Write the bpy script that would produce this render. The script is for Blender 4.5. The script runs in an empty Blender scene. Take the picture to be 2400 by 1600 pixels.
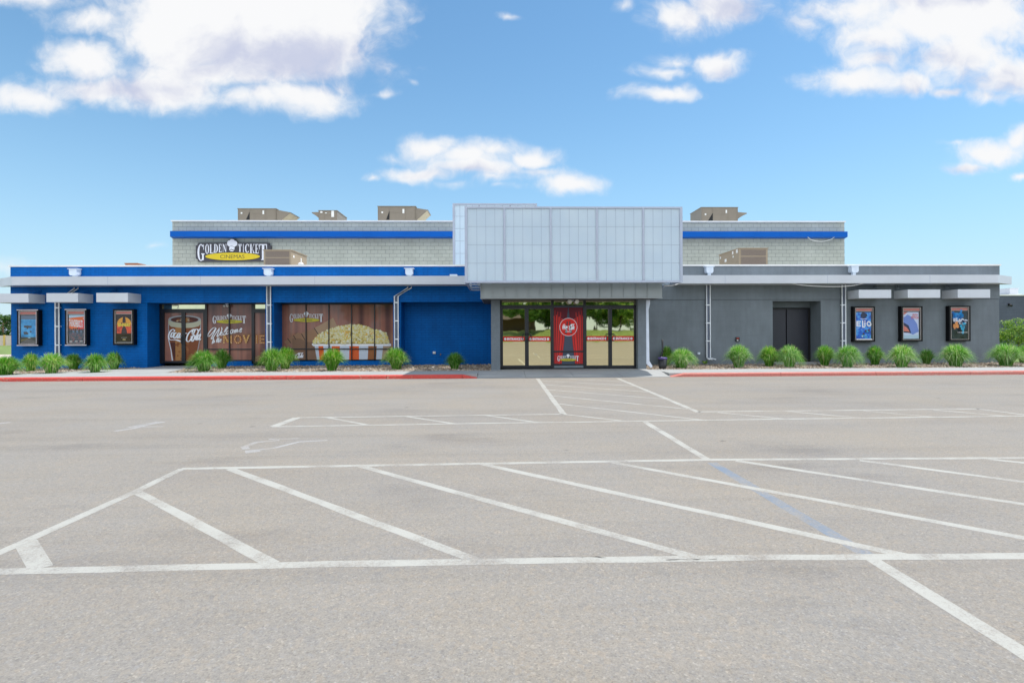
import bpy, math, random
from mathutils import Vector, noise as mnoise
random.seed(7)
R = math.radians
scene = bpy.context.scene
COL = scene.collection

# ---------------------------------------------------------------- camera
EYE = 1.45; F = 1250.0; HY = 776.0
YAW = math.atan(0.028); ROLL = 0.0045
fwd = Vector((math.sin(YAW), math.cos(YAW), 0)); r0 = Vector((math.cos(YAW), -math.sin(YAW), 0)); zz = Vector((0, 0, 1))
rc = r0*math.cos(ROLL) - zz*math.sin(ROLL); uc = r0*math.sin(ROLL) + zz*math.cos(ROLL)
cd = bpy.data.cameras.new('camera'); cam = bpy.data.objects.new('camera', cd); COL.objects.link(cam)
cd.sensor_fit = 'HORIZONTAL'; cd.sensor_width = 36; cd.lens = 36*F/2400
cd.shift_y = -(800-HY)/2400; cd.clip_start = 0.05; cd.clip_end = 5000
from mathutils import Matrix
m = Matrix.Identity(4)
for i in range(3):
    m[i][0] = rc[i]; m[i][1] = uc[i]; m[i][2] = -fwd[i]
m[2][3] = EYE
cam.matrix_world = m
scene.camera = cam

def ray(px, py): return fwd + rc*((px-1200)/F) + uc*((HY-py)/F)
def PY(px, py, Y):
    d = ray(px, py); t = Y/d.y; return (d.x*t, EYE + d.z*t)      # x, z on the plane y = Y
def WX(px, Y, py=750): return PY(px, py, Y)[0]
def WZ(py, Y, px=1200): return PY(px, py, Y)[1]
def G(px, py, z=0.0):
    d = ray(px, py); t = (z-EYE)/d.z; return (d.x*t, d.y*t)

# ---------------------------------------------------------------- sun
SD = Vector((0.36, 0.10, 1.0)).normalized()
sun = bpy.data.lights.new('sun', 'SUN'); sun.energy = 2.6; sun.angle = R(0.5); sun.color = (1.0, 0.955, 0.89)
so = bpy.data.objects.new('sun', sun); COL.objects.link(so); so.rotation_euler = SD.to_track_quat('Z', 'Y').to_euler()
so.location = (10, 0, 30)
EXPOSURE = 1.0
SKYT = (0.70, 0.955, 0.965)
vs = scene.view_settings
vs.view_transform = 'Standard'; vs.look = 'None'; vs.exposure = EXPOSURE; vs.gamma = 1; vs.use_curve_mapping = False

# ---------------------------------------------------------------- world: clear sky with cumulus
def world():
    w = bpy.data.worlds.new("World"); scene.world = w; w.use_nodes = True
    nt = w.node_tree; N = nt.nodes; L = nt.links
    for n in list(N): N.remove(n)
    def n(t, **k):
        o = N.new(t)
        for a, b in k.items(): setattr(o, a, b)
        return o
    def mth(op, a, b=None, c=None, clamp=False):
        o = n('ShaderNodeMath', operation=op); o.use_clamp = clamp
        for i, v in enumerate((a, b, c)):
            if v is None: continue
            if isinstance(v, (int, float)): o.inputs[i].default_value = v
            else: L.new(v, o.inputs[i])
        return o.outputs[0]
    sky = n('ShaderNodeTexSky', sky_type='NISHITA'); sky.sun_disc = False
    sky.sun_elevation = math.asin(SD.z); sky.sun_rotation = math.atan2(SD.x, SD.y)
    sky.altitude = 1000; sky.air_density = 1.0; sky.dust_density = 0.6; sky.ozone_density = 2.2
    tc = n('ShaderNodeTexCoord'); sep = n('ShaderNodeSeparateXYZ'); L.new(tc.outputs['Generated'], sep.inputs[0])
    ay = mth('MAXIMUM', mth('ABSOLUTE', sep.outputs[1]), 0.05)
    u = mth('DIVIDE', sep.outputs[0], ay); v = mth('DIVIDE', sep.outputs[2], ay)
    cmb = n('ShaderNodeCombineXYZ'); L.new(u, cmb.inputs[0]); L.new(v, cmb.inputs[1]); uv0 = cmb.outputs[0]
    # domain warp
    def vmath(op, a, b):
        o = n('ShaderNodeVectorMath', operation=op)
        for i, x in enumerate((a, b)):
            if isinstance(x, tuple): o.inputs[i].default_value = x
            elif x is not None: L.new(x, o.inputs[i])
        return o
    def nz(vec, scale, detail, rough, off=(0, 0, 0)):
        t = n('ShaderNodeTexNoise'); t.inputs['Scale'].default_value = scale; t.inputs['Detail'].default_value = detail
        t.inputs['Roughness'].default_value = rough
        L.new(vmath('ADD', vec, off).outputs[0], t.inputs['Vector']); return t
    wn = nz(uv0, 7, 3, .55)
    wv = vmath('SUBTRACT', wn.outputs['Color'], (.5, .5, .5)).outputs[0]
    ws = vmath('MULTIPLY', wv, (.11, .06, 0)).outputs[0]
    uvw = vmath('ADD', uv0, ws).outputs[0]
    def field(vec, blobs, k=0.12):
        acc = None
        for (cx, cy, rx, ry, wt) in blobs:
            d = ray(cx, cy); c = (d.x/d.y, d.z/d.y, 0)
            s = vmath('SUBTRACT', vec, c).outputs[0]
            q = vmath('MULTIPLY', s, (F/rx/1.12, F/ry/1.15, 0)).outputs[0]
            ln = n('ShaderNodeVectorMath', operation='LENGTH'); L.new(q, ln.inputs[0])
            f = mth('MULTIPLY_ADD', ln.outputs['Value'], -wt, wt)
            acc = f if acc is None else mth('SMOOTH_MAX', acc, f, k)
        return acc
    B = [(600, 20, 350, 150, 1.9), (640, 120, 280, 90, 1.3), (480, 170, 330, 60, .9), (400, 60, 160, 120, 1.2), (450, 120, 170, 80, 1), (740, 110, 190, 75, 1), (190, 138, 125, 62, 1), (205, 40, 125, 36, .8), (60, 0, 190, 30, .7),
         (220, 205, 210, 42, .85), (60, 230, 150, 38, .8), (380, 205, 190, 62, 1.1), (330, 242, 110, 26, .6), (720, 222, 150, 50, .95),
         (600, 232, 140, 42, .8), (560, 185, 180, 40, .8), (800, 195, 60, 35, .6), (900, 155, 90, 40, .35),
         (1590, 30, 90, 60, .9), (1700, 15, 140, 60, .9), (1470, 12, 36, 18, .5),
         (2230, 40, 330, 110, 1.2), (2000, 25, 190, 60, .8), (2060, 90, 150, 70, .9), (2250, 130, 200, 80, 1), (2360, 180, 130, 75, 1), (2010, 190, 150, 45, .95),
         (2110, 195, 120, 42, .95), (2040, 150, 90, 38, .8), (2225, 218, 60, 18, .6), (2320, 235, 70, 26, .7), (1890, 55, 60, 40, .6),
         (1672, 145, 95, 44, .9), (1560, 138, 60, 26, .6), (1540, 165, 75, 24, .6), (1550, 219, 105, 26, .85), (1590, 205, 25, 25, .4),
         (1012, 348, 75, 40, .95), (1090, 372, 150, 34, .9), (1150, 355, 90, 36, .8), (1240, 372, 90, 34, .9), (1100, 392, 170, 30, .95), (980, 406, 110, 28, .9),
         (1330, 428, 95, 34, .9), (1262, 402, 120, 22, .62), (1150, 415, 90, 20, .5), (870, 412, 38, 14, .6), (1180, 434, 50, 12, .4), (930, 370, 50, 16, .4), (1060, 432, 80, 14, .4),
         (2350, 355, 130, 42, 1), (2270, 385, 80, 20, .7), (2400, 330, 60, 40, .8), (2400, 418, 40, 16, .7), (2250, 330, 40, 12, .4),
         (375, 577, 30, 13, .5), (30, 632, 90, 26, .5), (955, 40, 40, 14, .4), (1190, 48, 40, 12, .45), (915, 215, 30, 12, .4), (970, 190, 18, 9, .35)]
    f = field(uvw, B)
    back = n('ShaderNodeMapRange'); L.new(sep.outputs[1], back.inputs[0]); back.inputs[1].default_value = .1; back.inputs[2].default_value = -.2
    f = mth('MAXIMUM', f, mth('MULTIPLY_ADD', back.outputs[0], 1.40, -1.0))        # unseen cloud behind the camera, added to light the shaded facade
    n1 = nz(uvw, 16, 6, .58); n2 = nz(uvw, 55, 4, .55, (3, 1, 2))
    a = mth('MULTIPLY_ADD', n1.outputs['Fac'], .95, -.50)
    b = mth('MULTIPLY_ADD', n2.outputs['Fac'], .26, -.13)
    dens = mth('ADD', mth('ADD', f, a), b)
    mr = n('ShaderNodeMapRange', interpolation_type='SMOOTHERSTEP'); L.new(dens, mr.inputs[0])
    mr.inputs[1].default_value = -0.05; mr.inputs[2].default_value = 0.80
    # shaded bases
    GB = [(690, 135, 250, 62, 1.3), (860, 135, 100, 60, .8), (1735, 30, 150, 60, 1.1), (1110, 404, 120, 14, .7), (2340, 215, 160, 38, .7), (2300, -5, 280, 22, .7),
          (300, 205, 220, 24, .7), (2080, 222, 130, 14, .6), (190, 190, 120, 16, .5), (2320, 395, 120, 14, .6), (1690, 172, 70, 12, .5), (470, 160, 90, 20, .4), (2150, 140, 90, 24, .5)]
    g = field(uvw, GB, .2)
    up = vmath('ADD', uvw, (0.004, 0.022, 0)).outputs[0]
    n3 = nz(up, 13, 4, .5); rel = mth('SUBTRACT', n3.outputs['Fac'], n1.outputs['Fac'])
    gs = mth('ADD', mth('MULTIPLY', g, .9), mth('MULTIPLY', rel, 2.2))
    gs = mth('ADD', gs, mth('MULTIPLY_ADD', n1.outputs['Fac'], .5, -.2))
    gr = n('ShaderNodeMapRange', interpolation_type='SMOOTHSTEP'); L.new(gs, gr.inputs[0]); gr.inputs[1].default_value = -.25; gr.inputs[2].default_value = 1.15
    cc = n('ShaderNodeMix', data_type='RGBA'); L.new(gr.outputs[0], cc.inputs[0])
    cc.inputs[6].default_value = (4.75, 4.78, 4.85, 1); cc.inputs[7].default_value = (3.0, 3.2, 4.0, 1)
    # gentle whitening of the clear sky toward the horizon (thin haze in the sky itself)
    hz = mth('MAXIMUM', sep.outputs[2], 0)
    hf = mth('POWER', mth('SUBTRACT', 1, hz, clamp=True), 4); hf2 = mth('POWER', mth('SUBTRACT', 1, hz, clamp=True), 10)
    sc = n('ShaderNodeMix', data_type='RGBA', blend_type='MULTIPLY'); sc.inputs[0].default_value = 1
    L.new(sky.outputs[0], sc.inputs[6]); sc.inputs[7].default_value = (SKYT[0], SKYT[1], SKYT[2], 1)
    hm = n('ShaderNodeMix', data_type='RGBA'); L.new(mth('MULTIPLY', hf, .9), hm.inputs[0]); L.new(sc.outputs[2], hm.inputs[6]); hm.inputs[7].default_value = (2.15, 3.35, 4.2, 1)
    hm1 = hm; hm = n('ShaderNodeMix', data_type='RGBA'); L.new(mth('MULTIPLY', hf2, .8), hm.inputs[0]); L.new(hm1.outputs[2], hm.inputs[6]); hm.inputs[7].default_value = (3.7, 4.35, 4.7, 1)
    # clouds only above the horizon
    ab = n('ShaderNodeMapRange'); L.new(sep.outputs[2], ab.inputs[0]); ab.inputs[1].default_value = .02; ab.inputs[2].default_value = .12
    ov = n('ShaderNodeMapRange'); L.new(mth('ABSOLUTE', sep.outputs[1]), ov.inputs[0]); ov.inputs[1].default_value = .05; ov.inputs[2].default_value = .2
    mk = mth('MULTIPLY', mth('MULTIPLY', mr.outputs[0], ab.outputs[0]), ov.outputs[0])
    gain = mth('MULTIPLY_ADD', back.outputs[0], 1.5, 1.0); gv = n('ShaderNodeCombineXYZ')  # added rear clouds made brighter to fill the facade with light
    for i in range(3): L.new(gain, gv.inputs[i])
    bc = n('ShaderNodeMix', data_type='RGBA', blend_type='MULTIPLY'); bc.inputs[0].default_value = 1; L.new(cc.outputs[2], bc.inputs[6]); L.new(gv.outputs[0], bc.inputs[7])
    mx = n('ShaderNodeMix', data_type='RGBA'); L.new(mk, mx.inputs[0]); L.new(hm.outputs[2], mx.inputs[6]); L.new(bc.outputs[2], mx.inputs[7])
    bg = n('ShaderNodeBackground'); bg.inputs['Strength'].default_value = 0.1; L.new(mx.outputs[2], bg.inputs[0])
    out = n('ShaderNodeOutputWorld'); L.new(bg.outputs[0], out.inputs[0])
    w.cycles.sampling_method = 'MANUAL'; w.cycles.sample_map_resolution = 512

world()

# ---------------------------------------------------------------- helpers
class MB:
    def __init__(s): s.v = []; s.f = []; s.m = []; s.sm = False
    def add(s, vs, fs, mi=0):
        o = len(s.v); s.v += [tuple(p) for p in vs]
        for f in fs: s.f.append(tuple(i+o for i in f)); s.m.append(mi)
        return s
    def box(s, x0, x1, y0, y1, z0, z1, mi=0):
        if x0 > x1: x0, x1 = x1, x0
        if y0 > y1: y0, y1 = y1, y0
        if z0 > z1: z0, z1 = z1, z0
        return s.add([(x0, y0, z0), (x1, y0, z0), (x1, y1, z0), (x0, y1, z0), (x0, y0, z1), (x1, y0, z1), (x1, y1, z1), (x0, y1, z1)],
                     [(0, 3, 2, 1), (4, 5, 6, 7), (0, 1, 5, 4), (1, 2, 6, 5), (2, 3, 7, 6), (3, 0, 4, 7)], mi)
    def quad(s, a, b, c, d, mi=0): return s.add([a, b, c, d], [(0, 1, 2, 3)], mi)
    def prism(s, pts, z0, z1, mi=0):              # plan outline extruded up
        n = len(pts); s.add([(x, y, z0) for x, y in pts]+[(x, y, z1) for x, y in pts],
            [tuple(range(n))[::-1], tuple(range(n, 2*n))]+[(i, (i+1) % n, n+(i+1) % n, n+i) for i in range(n)], mi); return s
    def prismY(s, pts, y0, y1, mi=0):             # (x,z) outline extruded along y
        n = len(pts); s.add([(x, y0, z) for x, z in pts]+[(x, y1, z) for x, z in pts],
            [tuple(range(n)), tuple(range(n, 2*n))[::-1]]+[(i, n+i, n+(i+1) % n, (i+1) % n) for i in range(n)], mi); return s
    def prismX(s, pts, x0, x1, mi=0):             # (y,z) outline extruded along x
        n = len(pts); s.add([(x0, y, z) for y, z in pts]+[(x1, y, z) for y, z in pts],
            [tuple(range(n))[::-1], tuple(range(n, 2*n))]+[(i, (i+1) % n, n+(i+1) % n, n+i) for i in range(n)], mi); return s
    def tube(s, path, r, n=8, mi=0, cap=True):
        P = [Vector(p) for p in path]; rr = r if isinstance(r, (list, tuple)) else [r]*len(P)
        vs = []; fs = []
        for i, p in enumerate(P):
            t = (P[min(i+1, len(P)-1)]-P[max(i-1, 0)]).normalized()
            a = Vector((0, 0, 1)) if abs(t.z) < .9 else Vector((1, 0, 0))
            u = t.cross(a).normalized(); w = t.cross(u)
            for k in range(n):
                an = 2*math.pi*k/n; vs.append(p+(u*math.cos(an)+w*math.sin(an))*rr[i])
        for i in range(len(P)-1):
            for k in range(n):
                fs.append((i*n+k, i*n+(k+1) % n, (i+1)*n+(k+1) % n, (i+1)*n+k))
        if cap: fs.append(tuple(range(n))[::-1]); fs.append(tuple(range((len(P)-1)*n, len(P)*n)))
        return s.add(vs, fs, mi)
    def lathe(s, cx, cy, prof, n=20, mi=0):
        vs = []; fs = []
        for r, z in prof:
            for k in range(n):
                a = 2*math.pi*k/n; vs.append((cx+r*math.cos(a), cy+r*math.sin(a), z))
        for i in range(len(prof)-1):
            for k in range(n): fs.append((i*n+k, i*n+(k+1) % n, (i+1)*n+(k+1) % n, (i+1)*n+k))
        fs.append(tuple(range(n))[::-1]); fs.append(tuple(range((len(prof)-1)*n, len(prof)*n)))
        return s.add(vs, fs, mi)
    def build(s, name, mats, parent=None, smooth=False, **tags):
        me = bpy.data.meshes.new(name); me.from_pydata(s.v, [], s.f); 
        if not isinstance(mats, (list, tuple)): mats = [mats]
        for mm in mats: me.materials.append(mm)
        if len(mats) > 1: me.polygons.foreach_set('material_index', s.m)
        if smooth: me.polygons.foreach_set('use_smooth', [True]*len(s.f))
        me.update()
        o = bpy.data.objects.new(name, me); COL.objects.link(o)
        if parent is not None:
            o.parent = parent; w = Vector((0, 0, 0)); p = parent
            while p is not None: w += p.location; p = p.parent
            me.transform(Matrix.Translation(-w))
        for k, val in tags.items(): o[k] = val
        return o
def empty(name, loc, label, category, group=None):
    o = bpy.data.objects.new(name, None); COL.objects.link(o); o.location = loc; o.empty_display_size = .2
    o['label'] = label; o['category'] = category
    if group: o['group'] = group
    return o
def thing(mb, name, mats, label, category, group=None, smooth=False):
    # one-mesh thing; origin moved to its base
    xs = [p[0] for p in mb.v]; ys = [p[1] for p in mb.v]; zs = [p[2] for p in mb.v]
    c = Vector(((min(xs)+max(xs))/2, (min(ys)+max(ys))/2, min(zs)))
    o = mb.build(name, mats, None, smooth); o.data.transform(Matrix.Translation(-c)); o.location = c
    o['label'] = label; o['category'] = category
    if group: o['group'] = group
    return o
def struct(mb, name, mats, smooth=False): return mb.build(name, mats, None, smooth, kind='structure')

# ---------------------------------------------------------------- materials
_M = {}
def newmat(name):
    m = bpy.data.materials.new(name); m.use_nodes = True; nt = m.node_tree
    b = nt.nodes['Principled BSDF']; return m, nt, b
def c4(c): return (c[0], c[1], c[2], 1)
def nnode(nt, t, **k):
    o = nt.nodes.new(t)
    for a, b in k.items(): setattr(o, a, b)
    return o
def noise_tex(nt, vec, scale, detail=3, rough=.5):
    t = nnode(nt, 'ShaderNodeTexNoise'); t.inputs['Scale'].default_value = scale; t.inputs['Detail'].default_value = detail; t.inputs['Roughness'].default_value = rough
    nt.links.new(vec, t.inputs['Vector']); return t.outputs['Fac']
def ramp(nt, fac, stops):
    r = nnode(nt, 'ShaderNodeValToRGB'); el = r.color_ramp.elements
    while len(el) < len(stops): el.new(.5)
    for e, (p, c) in zip(el, stops): e.position = p; e.color = c4(c)
    nt.links.new(fac, r.inputs[0]); return r.outputs[0]
def objvec(nt, scale=(1, 1, 1)):
    tc = nnode(nt, 'ShaderNodeNewGeometry'); mp = nnode(nt, 'ShaderNodeMapping'); mp.inputs['Scale'].default_value = scale
    nt.links.new(tc.outputs['Position'], mp.inputs[0]); return mp.outputs[0]
def mixc(nt, fac, a, b, mode='MIX'):
    x = nnode(nt, 'ShaderNodeMix', data_type='RGBA', blend_type=mode)
    for i, v in ((0, fac), (6, a), (7, b)):
        if isinstance(v, (int, float)): x.inputs[i].default_value = v
        elif isinstance(v, tuple): x.inputs[i].default_value = c4(v)
        else: nt.links.new(v, x.inputs[i])
    return x.outputs[2]
def bump(nt, b, h, strength, dist=.01):
    n = nnode(nt, 'ShaderNodeBump'); n.inputs['Strength'].default_value = strength; n.inputs['Distance'].default_value = dist
    nt.links.new(h, n.inputs['Height']); nt.links.new(n.outputs[0], b.inputs['Normal'])
def P(name, color, rough=.6, metal=0, vary=.08, scale=3, bs=0, bscale=60, coat=0, spec=.5):
    if name in _M: return _M[name]
    m, nt, b = newmat(name); v = objvec(nt)
    n = noise_tex(nt, v, scale, 4, .6)
    lo = tuple(c*(1-vary) for c in color); hi = tuple(min(1, c*(1+vary)) for c in color)
    nt.links.new(ramp(nt, n, [(.3, lo), (.7, hi)]), b.inputs['Base Color'])
    b.inputs['Roughness'].default_value = rough; b.inputs['Metallic'].default_value = metal
    b.inputs['Specular IOR Level'].default_value = spec
    if coat: b.inputs['Coat Weight'].default_value = coat; b.inputs['Coat Roughness'].default_value = .08
    if bs: bump(nt, b, noise_tex(nt, v, bscale, 4, .6), bs)
    _M[name] = m; return m

def masonry(name, color, joint, bw, bh, jw, jmix, bs, weather=.12, rough=.8, var=.03, offset=.5, dist=.006, tint=None, stucco=0):
    m, nt, b = newmat(name); L = nt.links
    g = nnode(nt, 'ShaderNodeNewGeometry'); s = nnode(nt, 'ShaderNodeSeparateXYZ'); L.new(g.outputs['Position'], s.inputs[0])
    ad = nnode(nt, 'ShaderNodeMath', operation='ADD'); L.new(s.outputs[0], ad.inputs[0]); L.new(s.outputs[1], ad.inputs[1])
    c = nnode(nt, 'ShaderNodeCombineXYZ'); L.new(ad.outputs[0], c.inputs[0]); L.new(s.outputs[2], c.inputs[1])
    # warp the joints a little
    wv = noise_tex(nt, g.outputs['Position'], 9, 2, .5)
    br = nnode(nt, 'ShaderNodeTexBrick'); L.new(c.outputs[0], br.inputs['Vector']); br.offset = offset
    br.inputs['Scale'].default_value = 1; br.inputs['Brick Width'].default_value = bw; br.inputs['Row Height'].default_value = bh
    br.inputs['Mortar Size'].default_value = jw; br.inputs['Mortar Smooth'].default_value = .4; br.inputs['Bias'].default_value = 0
    br.inputs['Color1'].default_value = c4(tuple(x*(1-var) for x in color)); br.inputs['Color2'].default_value = c4(tuple(x*(1+var) for x in color))
    br.inputs['Mortar'].default_value = c4(tuple(a*(1-jmix)+j*jmix for a, j in zip(color, joint)))
    v = objvec(nt); big = noise_tex(nt, v, .8, 5, .6); vs_ = objvec(nt, (3, 3, .5)); st = noise_tex(nt, vs_, 2.0, 4, .6)
    col = mixc(nt, 1.0, br.outputs['Color'], ramp(nt, big, [(.3, (1-weather,)*3), (.7, (1+weather*.6,)*3)]), 'MULTIPLY')
    col = mixc(nt, 1.0, col, ramp(nt, st, [(.3, (1-weather*.7,)*3), (.65, (1,)*3)]), 'MULTIPLY')
    fine = noise_tex(nt, v, 45, 4, .65)
    col = mixc(nt, 1.0, col, ramp(nt, fine, [(.25, (.86,)*3), (.75, (1.08,)*3)]), 'MULTIPLY')
    L.new(col, b.inputs['Base Color']); b.inputs['Roughness'].default_value = rough; b.inputs['Specular IOR Level'].default_value = .12
    inv = nnode(nt, 'ShaderNodeMath', operation='MULTIPLY_ADD'); L.new(br.outputs['Fac'], inv.inputs[0]); inv.inputs[1].default_value = -1; 
    fi = nnode(nt, 'ShaderNodeMath', operation='MULTIPLY'); L.new(fine, fi.inputs[0]); fi.inputs[1].default_value = .5+stucco
    L.new(fi.outputs[0], inv.inputs[2]); bump(nt, b, inv.outputs[0], bs, dist)
    return m
M_blue = masonry('blue_painted_brick', (.0, .125, .455), (.0, .065, .26), .3, .10, .006, .8, .8, rough=.55, weather=.2)
M_grey = masonry('grey_painted_block', (.19, .22, .245), (.09, .1, .12), .4, .2, .006, .12, .5, rough=.75, stucco=1.8, weather=.14, var=.015)
M_cmu = masonry('pale_concrete_block', (.46, .485, .44), (.17, .19, .19), .4, .2, .009, .8, .9, rough=.9, weather=.10, var=.035)
M_darkwall = masonry('slate_grey_block', (.11, .125, .165), (.07, .08, .11), .4, .2, .008, .5, .5, rough=.8)
M_white = P('white_metal_trim', (.57, .60, .65), .4, vary=.04, scale=1.5)
M_cap = P('white_parapet_cap', (.78, .77, .75), .5, vary=.06)
M_stripe = P('bright_blue_trim', (.0, .10, .46), .45, vary=.06, scale=1, spec=.15)
M_alum = P('dull_aluminium', (.42, .46, .56), .4, .3, vary=.06)
M_seam = P('grey_standing_seam_metal', (.31, .335, .34), .42, .2, vary=.06, scale=2)
M_black = P('black_frame_metal', (.012, .013, .018), .35, vary=.1)
M_blackm = P('matt_black', (.006, .006, .007), .6)
M_galv = P('galvanised_white', (.60, .67, .75), .45, 0, vary=.08, scale=8)
M_door = P('dark_slate_door', (.018, .020, .032), .45, vary=.08)
M_tan = P('tan_sheet_metal', (.34, .27, .19), .5, vary=.05)
M_tand = P('tan_sheet_shaded', (.23, .195, .155), .5, vary=.05)  # darker copy of the tan sheet, with shade painted into the colour
M_louv = P('condenser_louvre', (.25, .195, .165), .6, vary=.1, scale=20)
M_roof = P('pale_roof_membrane', (.6, .59, .56), .8, vary=.1)
M_lbl = P('white_sticker', (.8, .8, .78), .4)
M_conc = P('old_concrete', (.42, .42, .4), .85, vary=.12, scale=1.2, bs=.3)
# ---- ground materials
def asphalt_color(nt):
    v = objvec(nt)
    n1 = noise_tex(nt, v, 110, 4, .75); n2 = noise_tex(nt, v, 38, 3, .6)
    vo = nnode(nt, 'ShaderNodeTexVoronoi'); vo.inputs['Scale'].default_value = 105; nt.links.new(v, vo.inputs['Vector'])
    vo2 = nnode(nt, 'ShaderNodeTexVoronoi'); vo2.inputs['Scale'].default_value = 33; nt.links.new(v, vo2.inputs['Vector'])
    sp = nnode(nt, 'ShaderNodeSeparateColor'); nt.links.new(vo.outputs['Color'], sp.inputs[0]); sp2 = nnode(nt, 'ShaderNodeSeparateColor'); nt.links.new(vo2.outputs['Color'], sp2.inputs[0])
    base = ramp(nt, sp.outputs[0], [(.0, (.165, .153, .139)), (.16, (.235, .217, .195)), (.6, (.258, .238, .213)), (.86, (.295, .265, .23)), (.93, (.25, .25, .255)), (.97, (.37, .345, .305))])
    base = mixc(nt, .45, base, ramp(nt, n1, [(.28, (.13, .12, .108)), (.5, (.25, .231, .207)), (.74, (.385, .355, .315))]))
    base = mixc(nt, 1, base, ramp(nt, sp2.outputs[1], [(.0, (.93, .94, .96)), (.3, (1, 1, 1)), (.75, (1.0, .99, .97)), (1, (1.07, 1.03, .98))]), 'MULTIPLY')
    base = mixc(nt, 1, base, ramp(nt, n2, [(.3, (.91,)*3), (.7, (1.06,)*3)]), 'MULTIPLY')
    big = noise_tex(nt, objvec(nt, (.22, .6, 1)), 1.0, 6, .62)
    base = mixc(nt, 1, base, ramp(nt, big, [(.3, (.86, .86, .87)), (.5, (.96, .96, .955)), (.7, (1.0, .99, .975))]), 'MULTIPLY')
    hue = noise_tex(nt, objvec(nt, (.5, .5, 1)), 1.3, 4, .6)
    base = mixc(nt, 1, base, ramp(nt, hue, [(.35, (.985, 1, 1.02)), (.65, (1.02, 1, .965))]), 'MULTIPLY')
    stn = noise_tex(nt, objvec(nt, (.5, 1.3, 1)), .9, 5, .6)
    base = mixc(nt, 1, base, ramp(nt, stn, [(.26, (.82, .82, .83)), (.42, (1, 1, 1))]), 'MULTIPLY')
    sw = noise_tex(nt, objvec(nt, (.05, 2.6, 1)), 1.0, 5, .7)
    base = mixc(nt, 1, base, ramp(nt, sw, [(.3, (.9,)*3), (.5, (1,)*3)]), 'MULTIPLY')
    # oil drips: sparse small dark spots
    vd = nnode(nt, 'ShaderNodeTexVoronoi'); vd.inputs['Scale'].default_value = .9; nt.links.new(v, vd.inputs['Vector'])
    base = mixc(nt, 1, base, ramp(nt, vd.outputs['Distance'], [(.015, (.55,)*3), (.05, (1,)*3)]), 'MULTIPLY')
    return base, n1, vo.outputs['Distance']
def m_asphalt():
    m, nt, b = newmat('weathered_asphalt'); c, h, d = asphalt_color(nt); nt.links.new(c, b.inputs['Base Color'])
    b.inputs['Roughness'].default_value = .9; b.inputs['Specular IOR Level'].default_value = .25; bump(nt, b, h, .6, .004); return m
M_asph = m_asphalt()
def m_paint(name, col, wear, amount=1.0):
    m, nt, b = newmat(name); c, h, d = asphalt_color(nt); v = objvec(nt)
    w = noise_tex(nt, v, 45, 6, .8); w2 = noise_tex(nt, v, 2.5, 4, .6)
    s = nnode(nt, 'ShaderNodeMath', operation='ADD'); nt.links.new(w, s.inputs[0]); nt.links.new(w2, s.inputs[1])
    f = nnode(nt, 'ShaderNodeMapRange'); nt.links.new(s.outputs[0], f.inputs[0])
    f.inputs[1].default_value = wear; f.inputs[2].default_value = wear+.3; f.inputs[3].default_value = 0; f.inputs[4].default_value = amount
    fine = ramp(nt, noise_tex(nt, v, 160, 3, .6), [(.3, tuple(x*.86 for x in col)), (.7, tuple(min(1, x*1.06) for x in col))])
    nt.links.new(mixc(nt, f.outputs[0], c, fine), b.inputs['Base Color']); b.inputs['Roughness'].default_value = .8; bump(nt, b, h, .35, .003); return m
M_line = m_paint('worn_white_road_paint', (.385, .38, .345), .76, .9)
M_faint = m_paint('ghosted_road_paint', (.38, .385, .39), .8, .55)
M_blueline = m_paint('worn_blue_road_paint', (.125, .185, .265), .84, .75)
def m_curb(name, c1, c2):
    m, nt, b = newmat(name); v = objvec(nt)
    a = noise_tex(nt, objvec(nt, (1, 3, 3)), 7, 6, .8); big = noise_tex(nt, v, .35, 2, .5)
    s = nnode(nt, 'ShaderNodeMath', operation='MULTIPLY_ADD'); nt.links.new(big, s.inputs[0]); s.inputs[1].default_value = .45; nt.links.new(a, s.inputs[2])
    col = ramp(nt, s.outputs[0], [(.0, c1), (.79, c1), (.87, c2), (1, c2)])
    f = ramp(nt, noise_tex(nt, v, 25, 4, .6), [(.3, (.82,)*3), (.7, (1.1,)*3)])
    nt.links.new(mixc(nt, 1, col, f, 'MULTIPLY'), b.inputs['Base Color']); b.inputs['Roughness'].default_value = .7; bump(nt, b, a, .4, .004); return m
M_red = m_curb('chipped_red_curb', (.54, .06, .045), (.44, .24, .16))
M_red2 = m_curb('faded_red_curb', (.50, .15, .12), (.44, .24, .2))
def m_conc():
    m, nt, b = newmat('pale_pavement_concrete'); v = objvec(nt)
    a = noise_tex(nt, v, .9, 5, .6); f = noise_tex(nt, v, 70, 4, .6)
    col = ramp(nt, a, [(.25, (.27, .275, .27)), (.5, (.31, .317, .312)), (.75, (.34, .345, .34))])
    col = mixc(nt, 1, col, ramp(nt, f, [(.3, (.9,)*3), (.7, (1.06,)*3)]), 'MULTIPLY')
    nt.links.new(col, b.inputs['Base Color']); b.inputs['Roughness'].default_value = .85; bump(nt, b, f, .3, .003); return m
M_walk = m_conc()
def m_island(name, stops, rough=.7, sss=0):
    m, nt, b = newmat(name); g = nnode(nt, 'ShaderNodeNewGeometry')
    nt.links.new(ramp(nt, g.outputs['Random Per Island'], stops), b.inputs['Base Color']); b.inputs['Roughness'].default_value = rough
    return m
M_rock = m_island('tan_river_rock', [(0, (.16, .12, .09)), (.3, (.24, .185, .135)), (.6, (.34, .27, .2)), (.85, (.42, .36, .29)), (1, (.28, .27, .27))], .8)
M_soil = P('brown_mulch_soil', (.22, .165, .125), .95, vary=.4, scale=30, bs=.8)
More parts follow.
